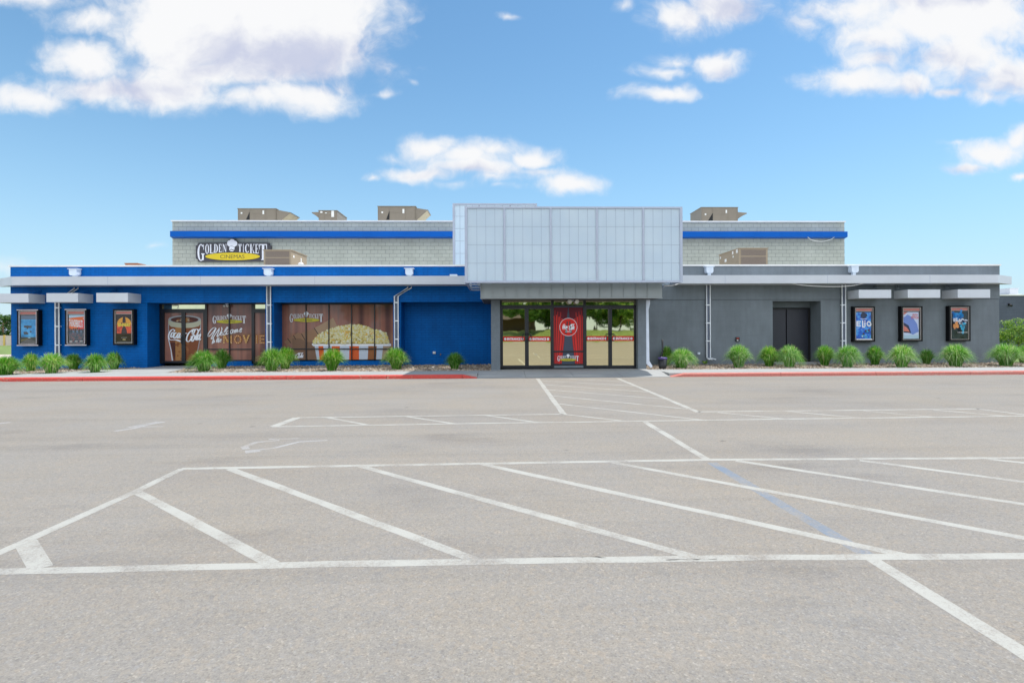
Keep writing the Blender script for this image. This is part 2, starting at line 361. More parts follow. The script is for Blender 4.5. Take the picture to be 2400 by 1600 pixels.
def m_leaf(name, stops, tr=.35):
    m, nt, b = newmat(name); g = nnode(nt, 'ShaderNodeNewGeometry')
    col = ramp(nt, g.outputs['Random Per Island'], stops); oi = nnode(nt, 'ShaderNodeObjectInfo'); col = mixc(nt, 1, col, ramp(nt, oi.outputs['Random'], [(0, (.78, .88, .85)), (.5, (1, 1, 1)), (1, (1.18, 1.08, .9))]), 'MULTIPLY'); nt.links.new(col, b.inputs['Base Color']); b.inputs['Roughness'].default_value = .5
    b.inputs['Specular IOR Level'].default_value = .4
    t = nnode(nt, 'ShaderNodeBsdfTranslucent'); nt.links.new(mixc(nt, 1, col, (1.3, 1.35, .6), 'MULTIPLY'), t.inputs[0])
    x = nnode(nt, 'ShaderNodeMixShader'); x.inputs[0].default_value = tr; nt.links.new(b.outputs[0], x.inputs[1]); nt.links.new(t.outputs[0], x.inputs[2])
    nt.links.new(x.outputs[0], nt.nodes['Material Output'].inputs[0]); return m
M_blade = m_leaf('ornamental_grass_blades', [(0, (.03, .12, .008)), (.3, (.06, .25, .012)), (.58, (.12, .38, .022)), (.76, (.24, .50, .08)), (.92, (.52, .62, .32)), (1, (.52, .40, .18))], .35)
M_blade2 = m_leaf('pale_grass_blades', [(0, (.03, .14, .01)), (.28, (.08, .33, .014)), (.5, (.17, .47, .035)), (.68, (.38, .60, .2)), (.9, (.72, .78, .56)), (1, (.58, .45, .22))], .35)
M_leafg = m_leaf('shrub_leaves', [(0, (.05, .12, .02)), (.5, (.12, .27, .04)), (.8, (.25, .42, .08)), (1, (.42, .48, .12))])
M_leafd = m_leaf('dark_tree_leaves', [(0, (.02, .05, .012)), (.5, (.05, .11, .025)), (.85, (.1, .2, .04)), (1, (.2, .25, .07))])
M_bark = P('brown_bark', (.16, .11, .075), .9, vary=.3, scale=14, bs=.6)
M_lawn = P('mown_grass', (.14, .2, .05), .95, vary=.4, scale=2.2, bs=.8, bscale=120)

# ---------------------------------------------------------------- ground, car park, pavement
CURBY = 16.5; WALKY = 18.2; WZH = .112
struct(MB().quad((-900, -900, -.06), (900, -900, -.06), (900, 1500, -.06), (-900, 1500, -.06)), 'ground', M_lawn)
struct(MB().quad((-70, -33, 0), (70, -33, 0), (70, CURBY+.02, 0), (-70, CURBY+.02, 0)), 'parking_lot', M_asph)
XA = PY(1118, 885, CURBY)[0]; XB = PY(1572, 882, CURBY)[0]
def curb(x0, x1, mt, ramp_end):
    mb = MB(); x = x0; step = 3.05
    prof = lambda h: [(CURBY, -.02), (CURBY+.012, h-.03), (CURBY+.04, h), (CURBY+.15, h+.001), (CURBY+.15, -.02)]
    while x < x1-.01:
        e = min(x+step, x1); mb.prismX(prof(WZH+.004), x, e-.012); x = e
    # tapered end down to the dropped kerb
    a, b = (x1, x1+.45) if ramp_end > 0 else (x0, x0-.45)
    pa, pb = prof(WZH+.004), prof(.02)
    n = len(pa); mb.add([(a, y, z) for y, z in pa]+[(b, y, z) for y, z in pb], [tuple(range(n)), tuple(range(n, 2*n))[::-1]]+[(i, (i+1) % n, n+(i+1) % n, n+i) for i in range(n)])
    return struct(mb, 'curb', mt)
curb(-40, XA-.45, M_red, 1); curb(XB+.45, 40, M_red2, -1)
# pavement slabs (butted with thin joints)
mb = MB()
def slabs(xa, xe, ramped):
    n = max(1, round((xe-xa)/1.52)); w = (xe-xa)/n
    for i in range(n):
        p, q = xa+i*w+.004, xa+(i+1)*w-.004
        if ramped: mb.prismX([(CURBY-.005, -.02), (CURBY-.005, .012), (CURBY+.75, WZH-.02), (CURBY+1.0, WZH), (WALKY, WZH), (WALKY, -.02)], p, q)
        else: mb.box(p, q, CURBY+.152, WALKY, -.02, WZH)
slabs(-40, XA, False); slabs(XA, XB, True); slabs(XB, 40, False)
mb.box(WX(1151, 18.5), WX(1514, 18.5), WALKY+.004, 18.9, -.02, WZH-.001)
# path to the recessed side door
def Gw(px, py): return G(px, py, WZH)
pth = [Gw(44, 877), Gw(290, 864), Gw(345, 858.5), (WX(345, 21.2), 22.0), (WX(474, 22), 22.0), Gw(455, 859.5), Gw(385, 868)]
pth = [(WX(60, WALKY), WALKY+.003), Gw(287, 864.5), (WX(350, 21.0), 21.15), (WX(350, 21.2)+.1, 22.1), (WX(486, 22), 22.1), (WX(486, 22)-.05, 21.0), (WX(385, WALKY), WALKY+.003)]
mb.prism(pth, -.02, WZH-.002)
mb.box(WX(1805, 21.2), WX(1924, 21.2), 20.75, 21.95, 0, WZH+.02)
struct(mb, 'pavement', M_walk)
# gravel beds: soil sheets + stones
def inpoly(x, y, p):
    c = False; j = len(p)-1
    for i in range(len(p)):
        if (p[i][1] > y) != (p[j][1] > y) and x < (p[j][0]-p[i][0])*(y-p[i][1])/(p[j][1]-p[i][1])+p[i][0]: c = not c
        j = i
    return c
mb = MB()
beds = [(-24, WX(1151, 18.5)-.02, WALKY+.002, 22.05), (WX(1514, 18.5)+.02, 26, WALKY+.002, 21.25)]
for a, b, c, d in beds: mb.quad((a, c, WZH-.03), (b, c, WZH-.03), (b, d, WZH-.03), (a, d, WZH-.03))
struct(mb, 'soil', M_soil)
mb = MB()
for a, b, c, d in beds:
    for _ in range(int((b-a)*(d-c)*175)):
        x = random.uniform(a, b); y = random.uniform(c, d)
        if inpoly(x, y, pth): continue
        if y > 20.5 and random.random() < .4: continue
        r = random.uniform(.012, .042)*(1 if random.random() < .95 else 1.7); h = r*random.uniform(.5, .9)
        q = []
        for k in range(6):
            an = k*math.pi/3+random.uniform(-.3, .3); q.append((x+math.cos(an)*r*random.uniform(.7, 1.2), y+math.sin(an)*r*random.uniform(.7, 1.1), WZH-.03))
        t = [(x+(p[0]-x)*.6+random.uniform(-.2, .2)*r, y+(p[1]-y)*.6, WZH-.03+h*random.uniform(.8, 1.2)) for p in q]
        mb.add(q+t, [(6, 7, 8, 9, 10, 11)]+[(i, (i+1) % 6, 6+(i+1) % 6, 6+i) for i in range(6)])
mb.build('gravel', M_rock, None, False, kind='stuff', label='tan and brown stones covering the planting beds along the cinema wall', category='gravel')

# ---------------------------------------------------------------- road markings
def strip(mb, pts, w, z=.004, ext=0):
    P2 = [Vector(G(*p)) for p in pts]
    Ls = []; Rs = []
    for i, p in enumerate(P2):
        a = P2[max(i-1, 0)]; b = P2[min(i+1, len(P2)-1)]; t = (b-a).normalized(); n = Vector((-t.y, t.x))*w/2
        q = p + (t*ext if i == len(P2)-1 else (-t*ext if i == 0 else Vector((0, 0))))
        Ls.append(q+n); Rs.append(q-n)
    k = len(P2)
    # subdivide with slight edge wobble
    vs = []; 
    for i in range(k-1):
        seg = (P2[i+1]-P2[i]).length; m_ = max(1, int(seg/.35))
        for j in range(m_+(1 if i == k-2 else 0)):
            t = j/m_; a = Ls[i].lerp(Ls[i+1], t); b = Rs[i].lerp(Rs[i+1], t)
            wob = (a-b).normalized()*random.uniform(-.006, .006); wo2 = (a-b).normalized()*random.uniform(-.006, .006)
            vs.append((a+wob, b+wo2))
    V = []; Fs = []
    for a, b in vs: V += [(a.x, a.y, z), (b.x, b.y, z)]
    for i in range(len(vs)-1): Fs.append((2*i+1, 2*i+3, 2*i+2, 2*i))
    mb.add(V, Fs)
def marks(name, lst, w, z, mt):
    mb = MB()
    for i, p in enumerate(lst): strip(mb, p, w if not isinstance(p[-1], float) else w, z)
    return struct(mb, name, mt)
W = .088
marks('hatch_outline_marking', [[(-90, 1342), (600, 1325), (1200, 1314), (1800, 1306), (2500, 1302)], [(424, 1098), (1200, 1085), (1660, 1077), (2500, 1072)]], W, .001, M_line)
marks('hatch_end_marking', [[(427, 1098), (320, 1151), (71, 1263), (-70, 1325)]], W, .0015, M_line)
marks('hatch_stripe_marking', [[(322, 1152), (640, 1321)], [(540, 1098), (1115, 1312)], [(845, 1092), (1630, 1305)], [(1130, 1087), (2130, 1303)], [(1435, 1083), (2500, 1278)],
      [(1725, 1079), (2500, 1196)], [(2015, 1078), (2500, 1142)], [(2310, 1075), (2500, 1094)]], W, .0005, M_line)
marks('hatch_corner_marking', [[(62, 1268), (98, 1330)]], .12, .0005, M_line)
marks('stall_marking', [[(1512, 988), (1660, 1078)], [(2033, 1303), (2400, 1530), (2560, 1630)]], .1, .0005, M_line)
marks('blue_marking', [[(1668, 1084), (1800, 1162), (2028, 1298)]], .11, .00025, M_blueline)
marks('far_hatch_outline_marking', [[(695, 978.5), (1321, 970)], [(1636, 964.5), (2000, 961), (2294, 957.5)], [(638, 999.5), (1200, 990.5), (1800, 982), (2500, 973)], [(2290, 957.5), (2500, 984)]], .075, .001, M_line)
marks('far_hatch_end_marking', [[(642, 999), (697, 978.5)]], .14, .0015, M_line)
marks('far_hatch_stripe_marking', [[(765, 977.5), (865, 996)], [(950, 975), (1065, 992.5)], [(1135, 972.5), (1265, 990)], [(1320, 970), (1465, 986.5)], [(1682, 966), (1843, 981.5)],
      [(1845, 963.5), (2024, 979.5)], [(2024, 962), (2195, 977.5)], [(2187, 960), (2366, 975)]], .065, .0005, M_line)
marks('crosswalk_marking', [[(1260, 887), (1321, 970)], [(1447, 886), (1638, 966)]], .11, .001, M_line)
marks('crosswalk_stripe_marking', [[(1310, 946), (1657, 985)], [(1294, 927), (1612, 958)], [(1284, 913), (1563, 935)], [(1276, 901), (1530, 919)], [(1269, 892), (1487, 904)], [(1335, 887.5), (1466, 894)]], .065, .0005, M_line)
mb = MB(); rnd = random.Random(11)
for (a, b, n_) in (((1268, 1303), (1420, 1306), 14), ((1560, 1310), (1680, 1311), 10), ((500, 1097), (508, 1097.5), 2)):
    pts = [(a[0]+(b[0]-a[0])*i/n_, a[1]+(b[1]-a[1])*i/n_+rnd.uniform(-1.6, 1.6)) for i in range(n_+1)]; strip(mb, pts, rnd.uniform(.003, .006), .002)
struct(mb, 'asphalt_crack', P('crack_dark', (.05, .047, .042), .95))
# ghosted wheelchair symbols
mb = MB()
strip(mb, [(655, 1031), (600, 1036), (572, 1047), (578, 1052)], .09, .0005)
strip(mb, [(574, 1057), (640, 1050), (668, 1043), (700, 1035), (768, 1031)], .07, .0007); strip(mb, [(575, 1060), (610, 1056)], .1, .0009)
strip(mb, [(630, 1029), (700, 1027)], .05, .0005)
strip(mb, [(268, 1010), (310, 1004), (340, 996), (384, 988)], .1, .0005); strip(mb, [(300, 1002), (340, 993), (370, 988)], .07, .0008); strip(mb, [(310, 1000), (384, 999)], .05, .0011)
strip(mb, [(-10, 993), (24, 989)], .12, .0005)
struct(mb, 'faded_symbol_marking', M_faint)
# ---------------------------------------------------------------- cinema building
YW = 21.2; YF = 20.4; YS = 22.0; YU = 28.5; YMQ = 17.0; YCN = 17.7; YD = 18.8; YB = 52.0
Zc = WZH
xl = WX(26, YW); xr = WX(2342, YW)
ztop = (WZ(627, YW, 26)+WZ(617, YW, 2340)+WZ(622, YW, 1060)+WZ(617, YW, 1602))/4
zfb = (WZ(670, YF, 26)+WZ(663, YF, 1700))/2; zft = (WZ(650.5, YF, 26)+WZ(643, YF, 1700))/2
zlin = WZ(709, YW, 500)          # underside of the blue header
xm0 = WX(1151, 18.5); xm1 = WX(1514, 18.5)
bld = bpy.data.objects.new('cinema_building', None); COL.objects.link(bld); bld.location = (0, YW, 0)
bld['label'] = 'long low cinema with blue and grey painted walls, blue trim and boxy translucent marquee'; bld['category'] = 'building'
def part(mb, name, mats, parent=None, **t): return mb.build(name, mats, parent or bld, **t)
# left (blue) wing
o1 = (WX(345, YW), WX(622, YW)); o2 = (WX(642, YW), WX(921.5, YW)); o3 = (WX(940, YW), xm0+.02)
T = .25
mb = MB()
def wallrun(mb, openings, xa, xb, zh):
    x = xa
    for a, b in openings:
        mb.box(x, a, YW, YW+T, 0, zh); x = b
    if x < xb: mb.box(x, xb, YW, YW+T, 0, zh)
wallrun(mb, [o1, o2, o3], xl, o3[1], zlin)
mb.box(xl-.0, xm0+.6, YW-.02, YW+T, zlin+.0, ztop-.06)
for (a, b) in (o1, o2, o3):          # jambs and soffit of each recess
    mb.box(a-T, a, YW+T+.001, YS+.3, 0, zlin)
    if b < xm0: mb.box(b, b+T*.6, YW+T+.001, YS+.3, 0, zlin)
mb.box(xl, xm0, YW+T+.001, YS+.3, zlin+.001, zlin+.12)
mb.box(o3[0], xm0+.6, YS, YS+.2, 0, zlin)                      # brick infill of third recess
zk = WZ(846, YS, 540)
mb.box(WX(486, YS), WX(594, YS), YS-.06, YS+.2, 0, zk); mb.box(o2[0], o2[1], YS-.06, YS+.2, 0, WZ(843.5, YS, 780))
mb.box(xl, xl+T, YW+T+.001, YB, 0, ztop-.06)
part(mb, 'wall', M_blue, label='bright blue painted brick wall')
# thin drip line under the header
mb = MB(); mb.box(xl, xm0+.6, YW-.045, YW-.021, zlin, zlin+.05); part(mb, 'header_trim', M_blue)
# right (grey) wing
d0 = WX(1811, YW); d1 = WX(1924, YW); zd = WZ(705.5, YW, 1860)
zj = WZ(702, YW, 1700)
mb = MB()
mb.box(xm1-.1, d0, YW, YW+T, 0, zj-.01); mb.box(d1, xr, YW, YW+T, 0, zj-.01); mb.box(d0, d1, YW, YW+T, zd, zj-.01)
mb.box(xm1-.4, xr, YW-.025, YW+T, zj, ztop-.06)
mb.box(d0-T, d0, YW+T+.001, 22.15, 0, zd); mb.box(d1, d1+T, YW+T+.001, 22.15, 0, zd); mb.box(d0, d1, YW+T+.001, 22.15, zd+.001, zd+.1)
zdt = WZ(721, 21.95, 1850)
mb.box(d0, d1, 21.95, 22.15, zdt, zd); mb.box(WX(1898, 21.95), d1, 21.95, 22.15, 0, zdt)
mb.box(xr-T, xr, YW+T+.001, YB, 0, ztop-.06)
part(mb, 'wall', M_grey, label='charcoal grey painted block wall')
# parapet caps and roofs
mb = MB(); mb.box(xl-.04, xr+.04, YW-.06, YW+T+.1, ztop-.06, ztop); mb.box(xl-.04, xl+T+.05, YW+T+.101, YB, ztop-.06, ztop); mb.box(xr-T-.05, xr+.04, YW+T+.101, YB, ztop-.06, ztop)
part(mb, 'parapet_cap', M_cap)
zroof = ztop-.45
mb = MB(); mb.box(xl+T, xr-T, YW+T, YU, zroof-.2, zroof); mb.box(xl+T, WX(405, YU), YU, YB, zroof-.2, zroof); mb.box(WX(1980, YU), xr-T, YU, YB, zroof-.2, zroof)
part(mb, 'roof', M_roof)
# back wall of the building
mb = MB(); mb.box(xl+T, xr-T, YB-.3, YB, 0, ztop-.06); part(mb, 'wall', M_grey)
# fascia band with cut-back ends
def fascia(name, mat, xa, xb, yf, yb, z0, z1, ca, cb, h=.25, lip=True):
    pts = [(xa, yf), (xb, yf)]
    if cb: pts += [(xb+cb, yb)]
    else: pts += [(xb, yb)]
    pts += [(xa-ca if ca else xa, yb)]
    mb = MB(); mb.prism(pts, z0, z1)
    return mb
mb = fascia('f', None, WX(26, YF)+.02, WX(1096, YF), YF, YW-.026, zfb, zft, WX(26, YF)+.02-WX(1, YW), 0); 
# joints between fascia lengths
part(mb, 'fascia', M_white)
mb = fascia('f', None, WX(1594, YF), WX(2340, YF), YF, YW-.03, zfb+.01, zft+.01, 0, WX(2370, YW)-WX(2340, YF)); part(mb, 'fascia', M_white)
for px in (253, 470, 738, 1700, 1940, 2180):
    mb = MB(); x = WX(px, YF); mb.box(x-.006, x+.006, YF-.004, YF+.01, zfb+.002, zft-.002); part(mb, 'fascia_joint', M_alum)
# poster canopies (under the fascia)
def canopy(pa, pb, pc, left, py0=688, py1=709):
    # front from pa..pb at YF; chamfer to pc at the wall
    z1 = WZ(py0, YF, pa); z0 = WZ(py1, YF, pa)
    if left: pts = [(WX(pa, YF), YF), (WX(pb, YF), YF), (WX(pc, YW), YW-.03), (WX(pa, YF)-.02, YW-.03)]
    else: pts = [(WX(pa, YF), YF), (WX(pb, YF), YF), (WX(pb, YF)+.02, YW-.03), (WX(pc, YW), YW-.03)]
    mb = MB(); mb.prism(pts, z0, z1)
    c = part(mb, 'canopy', M_white)
    return c
canopy(-20, 67, 108, True); canopy(109, 183, 220, True, 687, 708); canopy(226, 300, 332, True, 686.5, 708)
canopy(2013, 2089, 1985, False, 679, 698.5); canopy(2128, 2204, 2094, False, 678.5, 698); canopy(2245, 2321, 2206, False, 678, 698)
# upper block
ux0 = WX(405, YU); ux1 = WX(1980, YU); uzt = (WZ(516, YU, 405)+WZ(520.5, YU, 1980))/2+.02
mb = MB(); mb.box(ux0, ux1, YU, YU+.3, zroof-.2, uzt-.07); mb.box(ux0, ux0+.3, YU+.3, YB, zroof-.2, uzt-.07); mb.box(ux1-.3, ux1, YU+.3, YB, zroof-.2, uzt-.07); mb.box(ux0+.3, ux1-.3, YB-.3, YB, zroof-.2, uzt-.07)
part(mb, 'wall', M_cmu, label='pale grey concrete block upper wall')
mb = MB(); mb.box(ux0-.05, ux1+.05, YU-.05, YU+.4, uzt-.07, uzt); mb.box(ux0-.05, ux0+.35, YU+.401, YB, uzt-.07, uzt); mb.box(ux1-.35, ux1+.05, YU+.401, YB, uzt-.07, uzt)
part(mb, 'parapet_cap', M_cap)
mb = MB(); mb.box(ux0+.3, ux1-.3, YU+.3, YB-.3, uzt-.6, uzt-.4); part(mb, 'roof', M_roof)
ysf = YU-.55
zs0 = (WZ(553.5, ysf, 500)+WZ(556, ysf, 1800))/2; zs1 = (WZ(540.5, ysf, 500)+WZ(543.5, ysf, 1800))/2
mb = fascia('s', None, WX(390, ysf)+.2, WX(1994, ysf)-.15, ysf, YU-.003, zs0, zs1, .2, .2); part(mb, 'blue_trim', M_stripe)

# ---- marquee
def m_poly():
    m, nt, b = newmat('translucent_panel'); v = objvec(nt, (1, 1, 1))
    col = ramp(nt, noise_tex(nt, v, 1.1, 3, .5), [(.3, (.73, .84, .93)), (.7, (.79, .89, .96))])
    flute = noise_tex(nt, objvec(nt, (60, 1, .1)), 1, 2, .5)
    nt.links.new(col, b.inputs['Base Color']); b.inputs['Roughness'].default_value = .28; bump(nt, b, noise_tex(nt, objvec(nt, (1, 1, .6)), .9, 3, .5), .35, .05)
    t = nnode(nt, 'ShaderNodeBsdfTranslucent'); nt.links.new(col, t.inputs[0])
    x = nnode(nt, 'ShaderNodeMixShader'); x.inputs[0].default_value = .42; nt.links.new(b.outputs[0], x.inputs[1]); nt.links.new(t.outputs[0], x.inputs[2])
    nt.links.new(x.outputs[0], nt.nodes['Material Output'].inputs[0]); return m
M_poly = m_poly()
mx0 = WX(1090, YMQ); mx1 = WX(1600, YMQ); mz0 = (WZ(664, YMQ, 1095)+WZ(661, YMQ, 1598))/2; mz1 = (WZ(486.5, YMQ, 1095)+WZ(483, YMQ, 1598))/2
YMB = 20.3
mull = [1183.2, 1291.8, 1400, 1508.5]
ribs = [1118.5, 1139.5, 1160.8, 1205, 1226.3, 1248, 1269.5, 1313.9, 1335.2, 1356.8, 1378.2, 1422, 1444, 1465.3, 1486.5, 1531.5, 1553, 1574]
rows = [531.2, 574, 616.6]
mb = MB(); fr = .085
mb.box(mx0, mx1, YMQ-.03, YMQ+.07, mz1-.055, mz1); mb.box(mx0, mx1, YMQ-.03, YMQ+.07, mz0, mz0+.06)
mb.box(mx0, mx0+fr, YMQ-.03, YMQ+.07, mz0+.06, mz1-.055); mb.box(mx1-fr, mx1, YMQ-.03, YMQ+.07, mz0+.06, mz1-.055)
for p in mull: x = WX(p, YMQ); mb.box(x-.028, x+.028, YMQ-.025, YMQ+.05, mz0+.06, mz1-.055)
for x in (mx0, mx1-.07):
    mb.box(x, x+.07, YMQ+.07, YMB, mz1-.055, mz1-.002); mb.box(x, x+.07, YMQ+.07, YMB, mz0+.002, mz0+.06)
    for y in (18.0, 19.1, YMB-.07): mb.box(x+.004, x+.066, y, y+.05, mz0+.06, mz1-.055)
mb.box(mx0+.07, mx1-.07, YMB-.07, YMB, mz0+.004, mz0+.06)
marq = part(mb, 'marquee', M_alum)
mb = MB()
bays = [mx0+fr]+[WX(p, YMQ) for p in mull]+[mx1-fr]
for i in range(5):
    mb = MB(); a = bays[i]+(.028 if i else 0); b = bays[i+1]-(.028 if i < 4 else 0)
    mb.box(a, b, YMQ, YMQ+.016, mz0+.06, mz1-.055); part(mb, 'panel', M_poly, marq)
mb = MB()
for p in ribs: x = WX(p, YMQ); mb.box(x-.0045, x+.0045, YMQ-.006, YMQ, mz0+.06, mz1-.055)
for r in rows: z = WZ(r, YMQ, 1345); mb.box(mx0+fr, mx1-fr, YMQ-.006, YMQ, z-.005, z+.005)
part(mb, 'glazing_bar', P('blue_grey_bar', (.44, .52, .62), .4), marq)
for x0, x1 in ((mx0+.02, mx0+.036), (mx1-.036, mx1-.02)):
    mb = MB(); mb.box(x0, x1, YMQ+.072, YMB-.072, mz0+.061, mz1-.056); part(mb, 'panel', M_poly, marq)
# soffit trusses (open, zig-zag)
for x in (mx0+.25, mx1-.25):
    mb = MB()
    for y0, y1 in ((17.15, 18.0), (18.0, 19.1), (19.1, 20.2)):
        mb.tube([(x, y0, mz0+.05), (x+(.25 if x < 2 else -.25), y1, mz0+.05)], .018, 6); mb.box(mx0+.07, mx0+.55, y0, y0+.05, mz0+.01, mz0+.055) if x < 2 else mb.box(mx1-.55, mx1-.07, y0, y0+.05, mz0+.01, mz0+.055)
    part(mb, 'soffit_truss', M_galv, marq)
# roof deck over the marquee, with narrow open slits behind the front frame
mb = MB(); zr = mz1-.05; sy0, sy1 = 17.275, 17.335
mb.box(mx0+.07, mx1-.07, YMQ+.072, sy0, zr-.02, zr); mb.box(mx0+.07, mx1-.07, sy1, YMB-.07, zr-.02, zr)
sl = sorted([(G(a, 873, WZH)[0]+.36*5.15, G(b, 873, WZH)[0]+.36*5.15) for a, b in ((1102, 1190), (1225, 1302), (1320, 1410))])
x = mx0+.07
for a, b in sl:
    if a > x: mb.box(x, a, sy0+.0005, sy1-.0005, zr-.02, zr)
    x = b
mb.box(x, mx1-.07, sy0+.0005, sy1-.0005, zr-.02, zr)
part(mb, 'roof_deck', M_roof, marq)
# second translucent screen standing on the roof behind
YR = 23.0
bx0 = WX(1062, YR); bx1 = WX(1260, YR); bz1 = WZ(477, YR, 1160); bz0 = zroof
mb = MB()
mb.box(bx0, bx1, YR-.03, YR+.06, bz1-.07, bz1); mb.box(bx0, bx0+.09, YR-.03, YR+.06, bz0, bz1-.07); mb.box(bx1-.09, bx1, YR-.03, YR+.06, bz0, bz1-.07)
for p in (1124.5, 1197): x = WX(p, YR); mb.box(x-.03, x+.03, YR-.025, YR+.05, bz0, bz1-.07)
for x in (bx0, bx1-.07): mb.box(x, x+.07, YR+.06, YR+2.4, bz1-.07, bz1-.003); mb.box(x, x+.07, YR+2.33, YR+2.4, bz0, bz1-.071)
rs = part(mb, 'roof_screen', M_alum)
mb = MB(); xs = [bx0+.09, WX(1124.5, YR), WX(1197, YR), bx1-.09]
for i in range(3):
    mb = MB(); mb.box(xs[i]+(.03 if i else 0), xs[i+1]-(.03 if i < 2 else 0), YR, YR+.016, bz0+.05, bz1-.07); part(mb, 'panel', M_poly, rs)
mb = MB()
for p in (1079, 1094, 1109, 1142, 1161, 1179, 1215, 1233): x = WX(p, YR); mb.box(x-.007, x+.007, YR-.01, YR, bz0+.05, bz1-.07)
for r in (507, 536, 565, 594): z = WZ(r, YR, 1080); mb.box(bx0+.09, bx1-.09, YR-.008, YR, z-.007, z+.007)
part(mb, 'glazing_bar', P('blue_grey_bar', (.30, .36, .46)), rs)

# ---- entrance canopy of standing-seam metal
cx0 = WX(1127, YCN); cx1 = WX(1552, YCN); cz0 = WZ(699.5, YCN, 1340)
cz1 = mz0+.25
mb = MB(); mb.box(cx0, cx1, YCN, YCN+.04, cz0+.03, cz1); mb.box(cx0, cx0+.04, YCN+.04, YW-.03, cz0+.03, cz1); mb.box(cx1-.04, cx1, YCN+.04, YW-.03, cz0+.03, cz1)
mb.box(cx0-.012, cx1+.012, YCN-.02, YCN+.06, cz0, cz0+.03)
for i in range(17):
    x = WX(1127.5+i*27.9, YCN) if i < 15 else None
    if x: mb.box(x-.012, x+.012, YCN-.028, YCN, cz0+.03, cz1)
mb.box(WX(1131.5, YCN)-.01, WX(1131.5, YCN)+.01, YCN-.02, YCN, cz0+.03, cz1)
ecan = part(mb, 'entrance_canopy', M_seam)
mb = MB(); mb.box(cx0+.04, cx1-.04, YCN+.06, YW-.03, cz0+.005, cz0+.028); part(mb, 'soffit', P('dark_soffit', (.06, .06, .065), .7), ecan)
# vestibule columns and side walls
for a, b, xo in ((WX(1150.9, 18.5), WX(1172, 18.5), 0), (WX(1495, 18.5), WX(1514.4, 18.5), 1)):
    mb = MB(); mb.box(a, b, 18.5, 18.95, 0, cz0+.004); 
    if not xo: mb.box(a, a+.2, 18.951, YW+.9, 0, cz0+.004)
    else: mb.box(b-.2, b, 18.951, YW-.001, 0, cz0+.004)
    part(mb, 'column', M_grey)

# ---- downspouts with their rain heads
def spout(px, pytop, pybot, hpx, hpy, bend=None, kick=0, yy=None, twin=True):
    y = YW-.09
    x = WX(px, y); hx = WX(hpx, y-.06); hz = WZ(hpy, y, hpx)
    mb = MB(); zt = WZ(pytop, y, px); zb = WZ(pybot, y, px); w = .072
    path = [(x, zt)]
    def rail(dx):
        p = []
        if bend: p.append((hx+dx, y, zfb+.05)); p.append((hx+dx, y, WZ(bend[0], y, hpx))); 
        else: p.append((x+dx, y, zfb+.05))
        p.append((x+dx, y, zt if bend else zfb-.1)); p.append((x+dx, y, zb))
        if kick: p.append((x+dx+kick, y-.12, zb-.07))
        mb.tube(p, .022, 8)
    rail(-w); rail(w)
    def plate(a, b, yy0, mi=0): pass
    z = zt-.25
    while z > zb+.05:
        mb.box(x-w, x+w, y-.008, y+.012, z-.02, z+.02); mb.box(x-w-.02, x-w+.02, y+.012, YW, z-.015, z+.015); mb.box(x+w-.02, x+w+.02, y+.012, YW, z-.015, z+.015); z -= .72
    mb.box(x-w+.012, x+w-.012, y+.014, y+.05, zb, (zt if bend else zfb)-.02, 1)  # dark plate between the rails, shade of the gap put into its colour
    if bend:
        zz_ = WZ(bend[0], y, hpx); d = Vector((x-hx, 0, zt-zz_)); n = d.normalized().cross(Vector((0, 1, 0)))
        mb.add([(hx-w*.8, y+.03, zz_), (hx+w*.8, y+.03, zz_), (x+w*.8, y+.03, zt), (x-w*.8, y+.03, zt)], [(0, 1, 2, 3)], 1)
    if kick: mb.box(x-w, x+w, y-.13, y, zb-.07, zb-.04)
    ds = mb.build('downspout', [P('white_rail', (.80, .84, .88), .4), P('shaded_channel', (.10, .12, .17), .6)], bld)
    hb = MB(); a = .14
    hb.prismY([(hx-a*.7, hz-.16), (hx-a, hz-.10), (hx-a, hz+.09), (hx+a, hz+.09), (hx+a, hz-.10), (hx+a*.7, hz-.16)][::-1], YW-.26, YW-.026)
    hb.box(hx-a-.045, hx+a+.045, YW-.29, YW-.026, hz+.09, hz+.115); hb.box(hx-.06, hx+.06, YW-.2, YW-.08, zft-.02, hz-.16)
    hb.build('rain_head', M_galv, ds)
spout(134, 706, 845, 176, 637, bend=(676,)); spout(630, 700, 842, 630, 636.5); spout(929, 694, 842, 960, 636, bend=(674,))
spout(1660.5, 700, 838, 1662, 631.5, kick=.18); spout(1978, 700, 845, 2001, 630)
mb = MB(); x = WX(1517.5, 18.6); zt = WZ(703, 18.6, 1517); mb.prismY([(x-.06, zt-.35), (x-.085, .45), (x-.07, .42), (x-.06, .3), (x+.13, .14), (x+.18, .2), (x+.07, .38), (x+.05, zt-.35), (x+.1, zt-.12), (x+.1, zt), (x-.07, zt), (x-.07, zt-.2)], 18.62, 18.74)
part(mb, 'downspout', P('white_downpipe', (.7, .77, .88), .45))

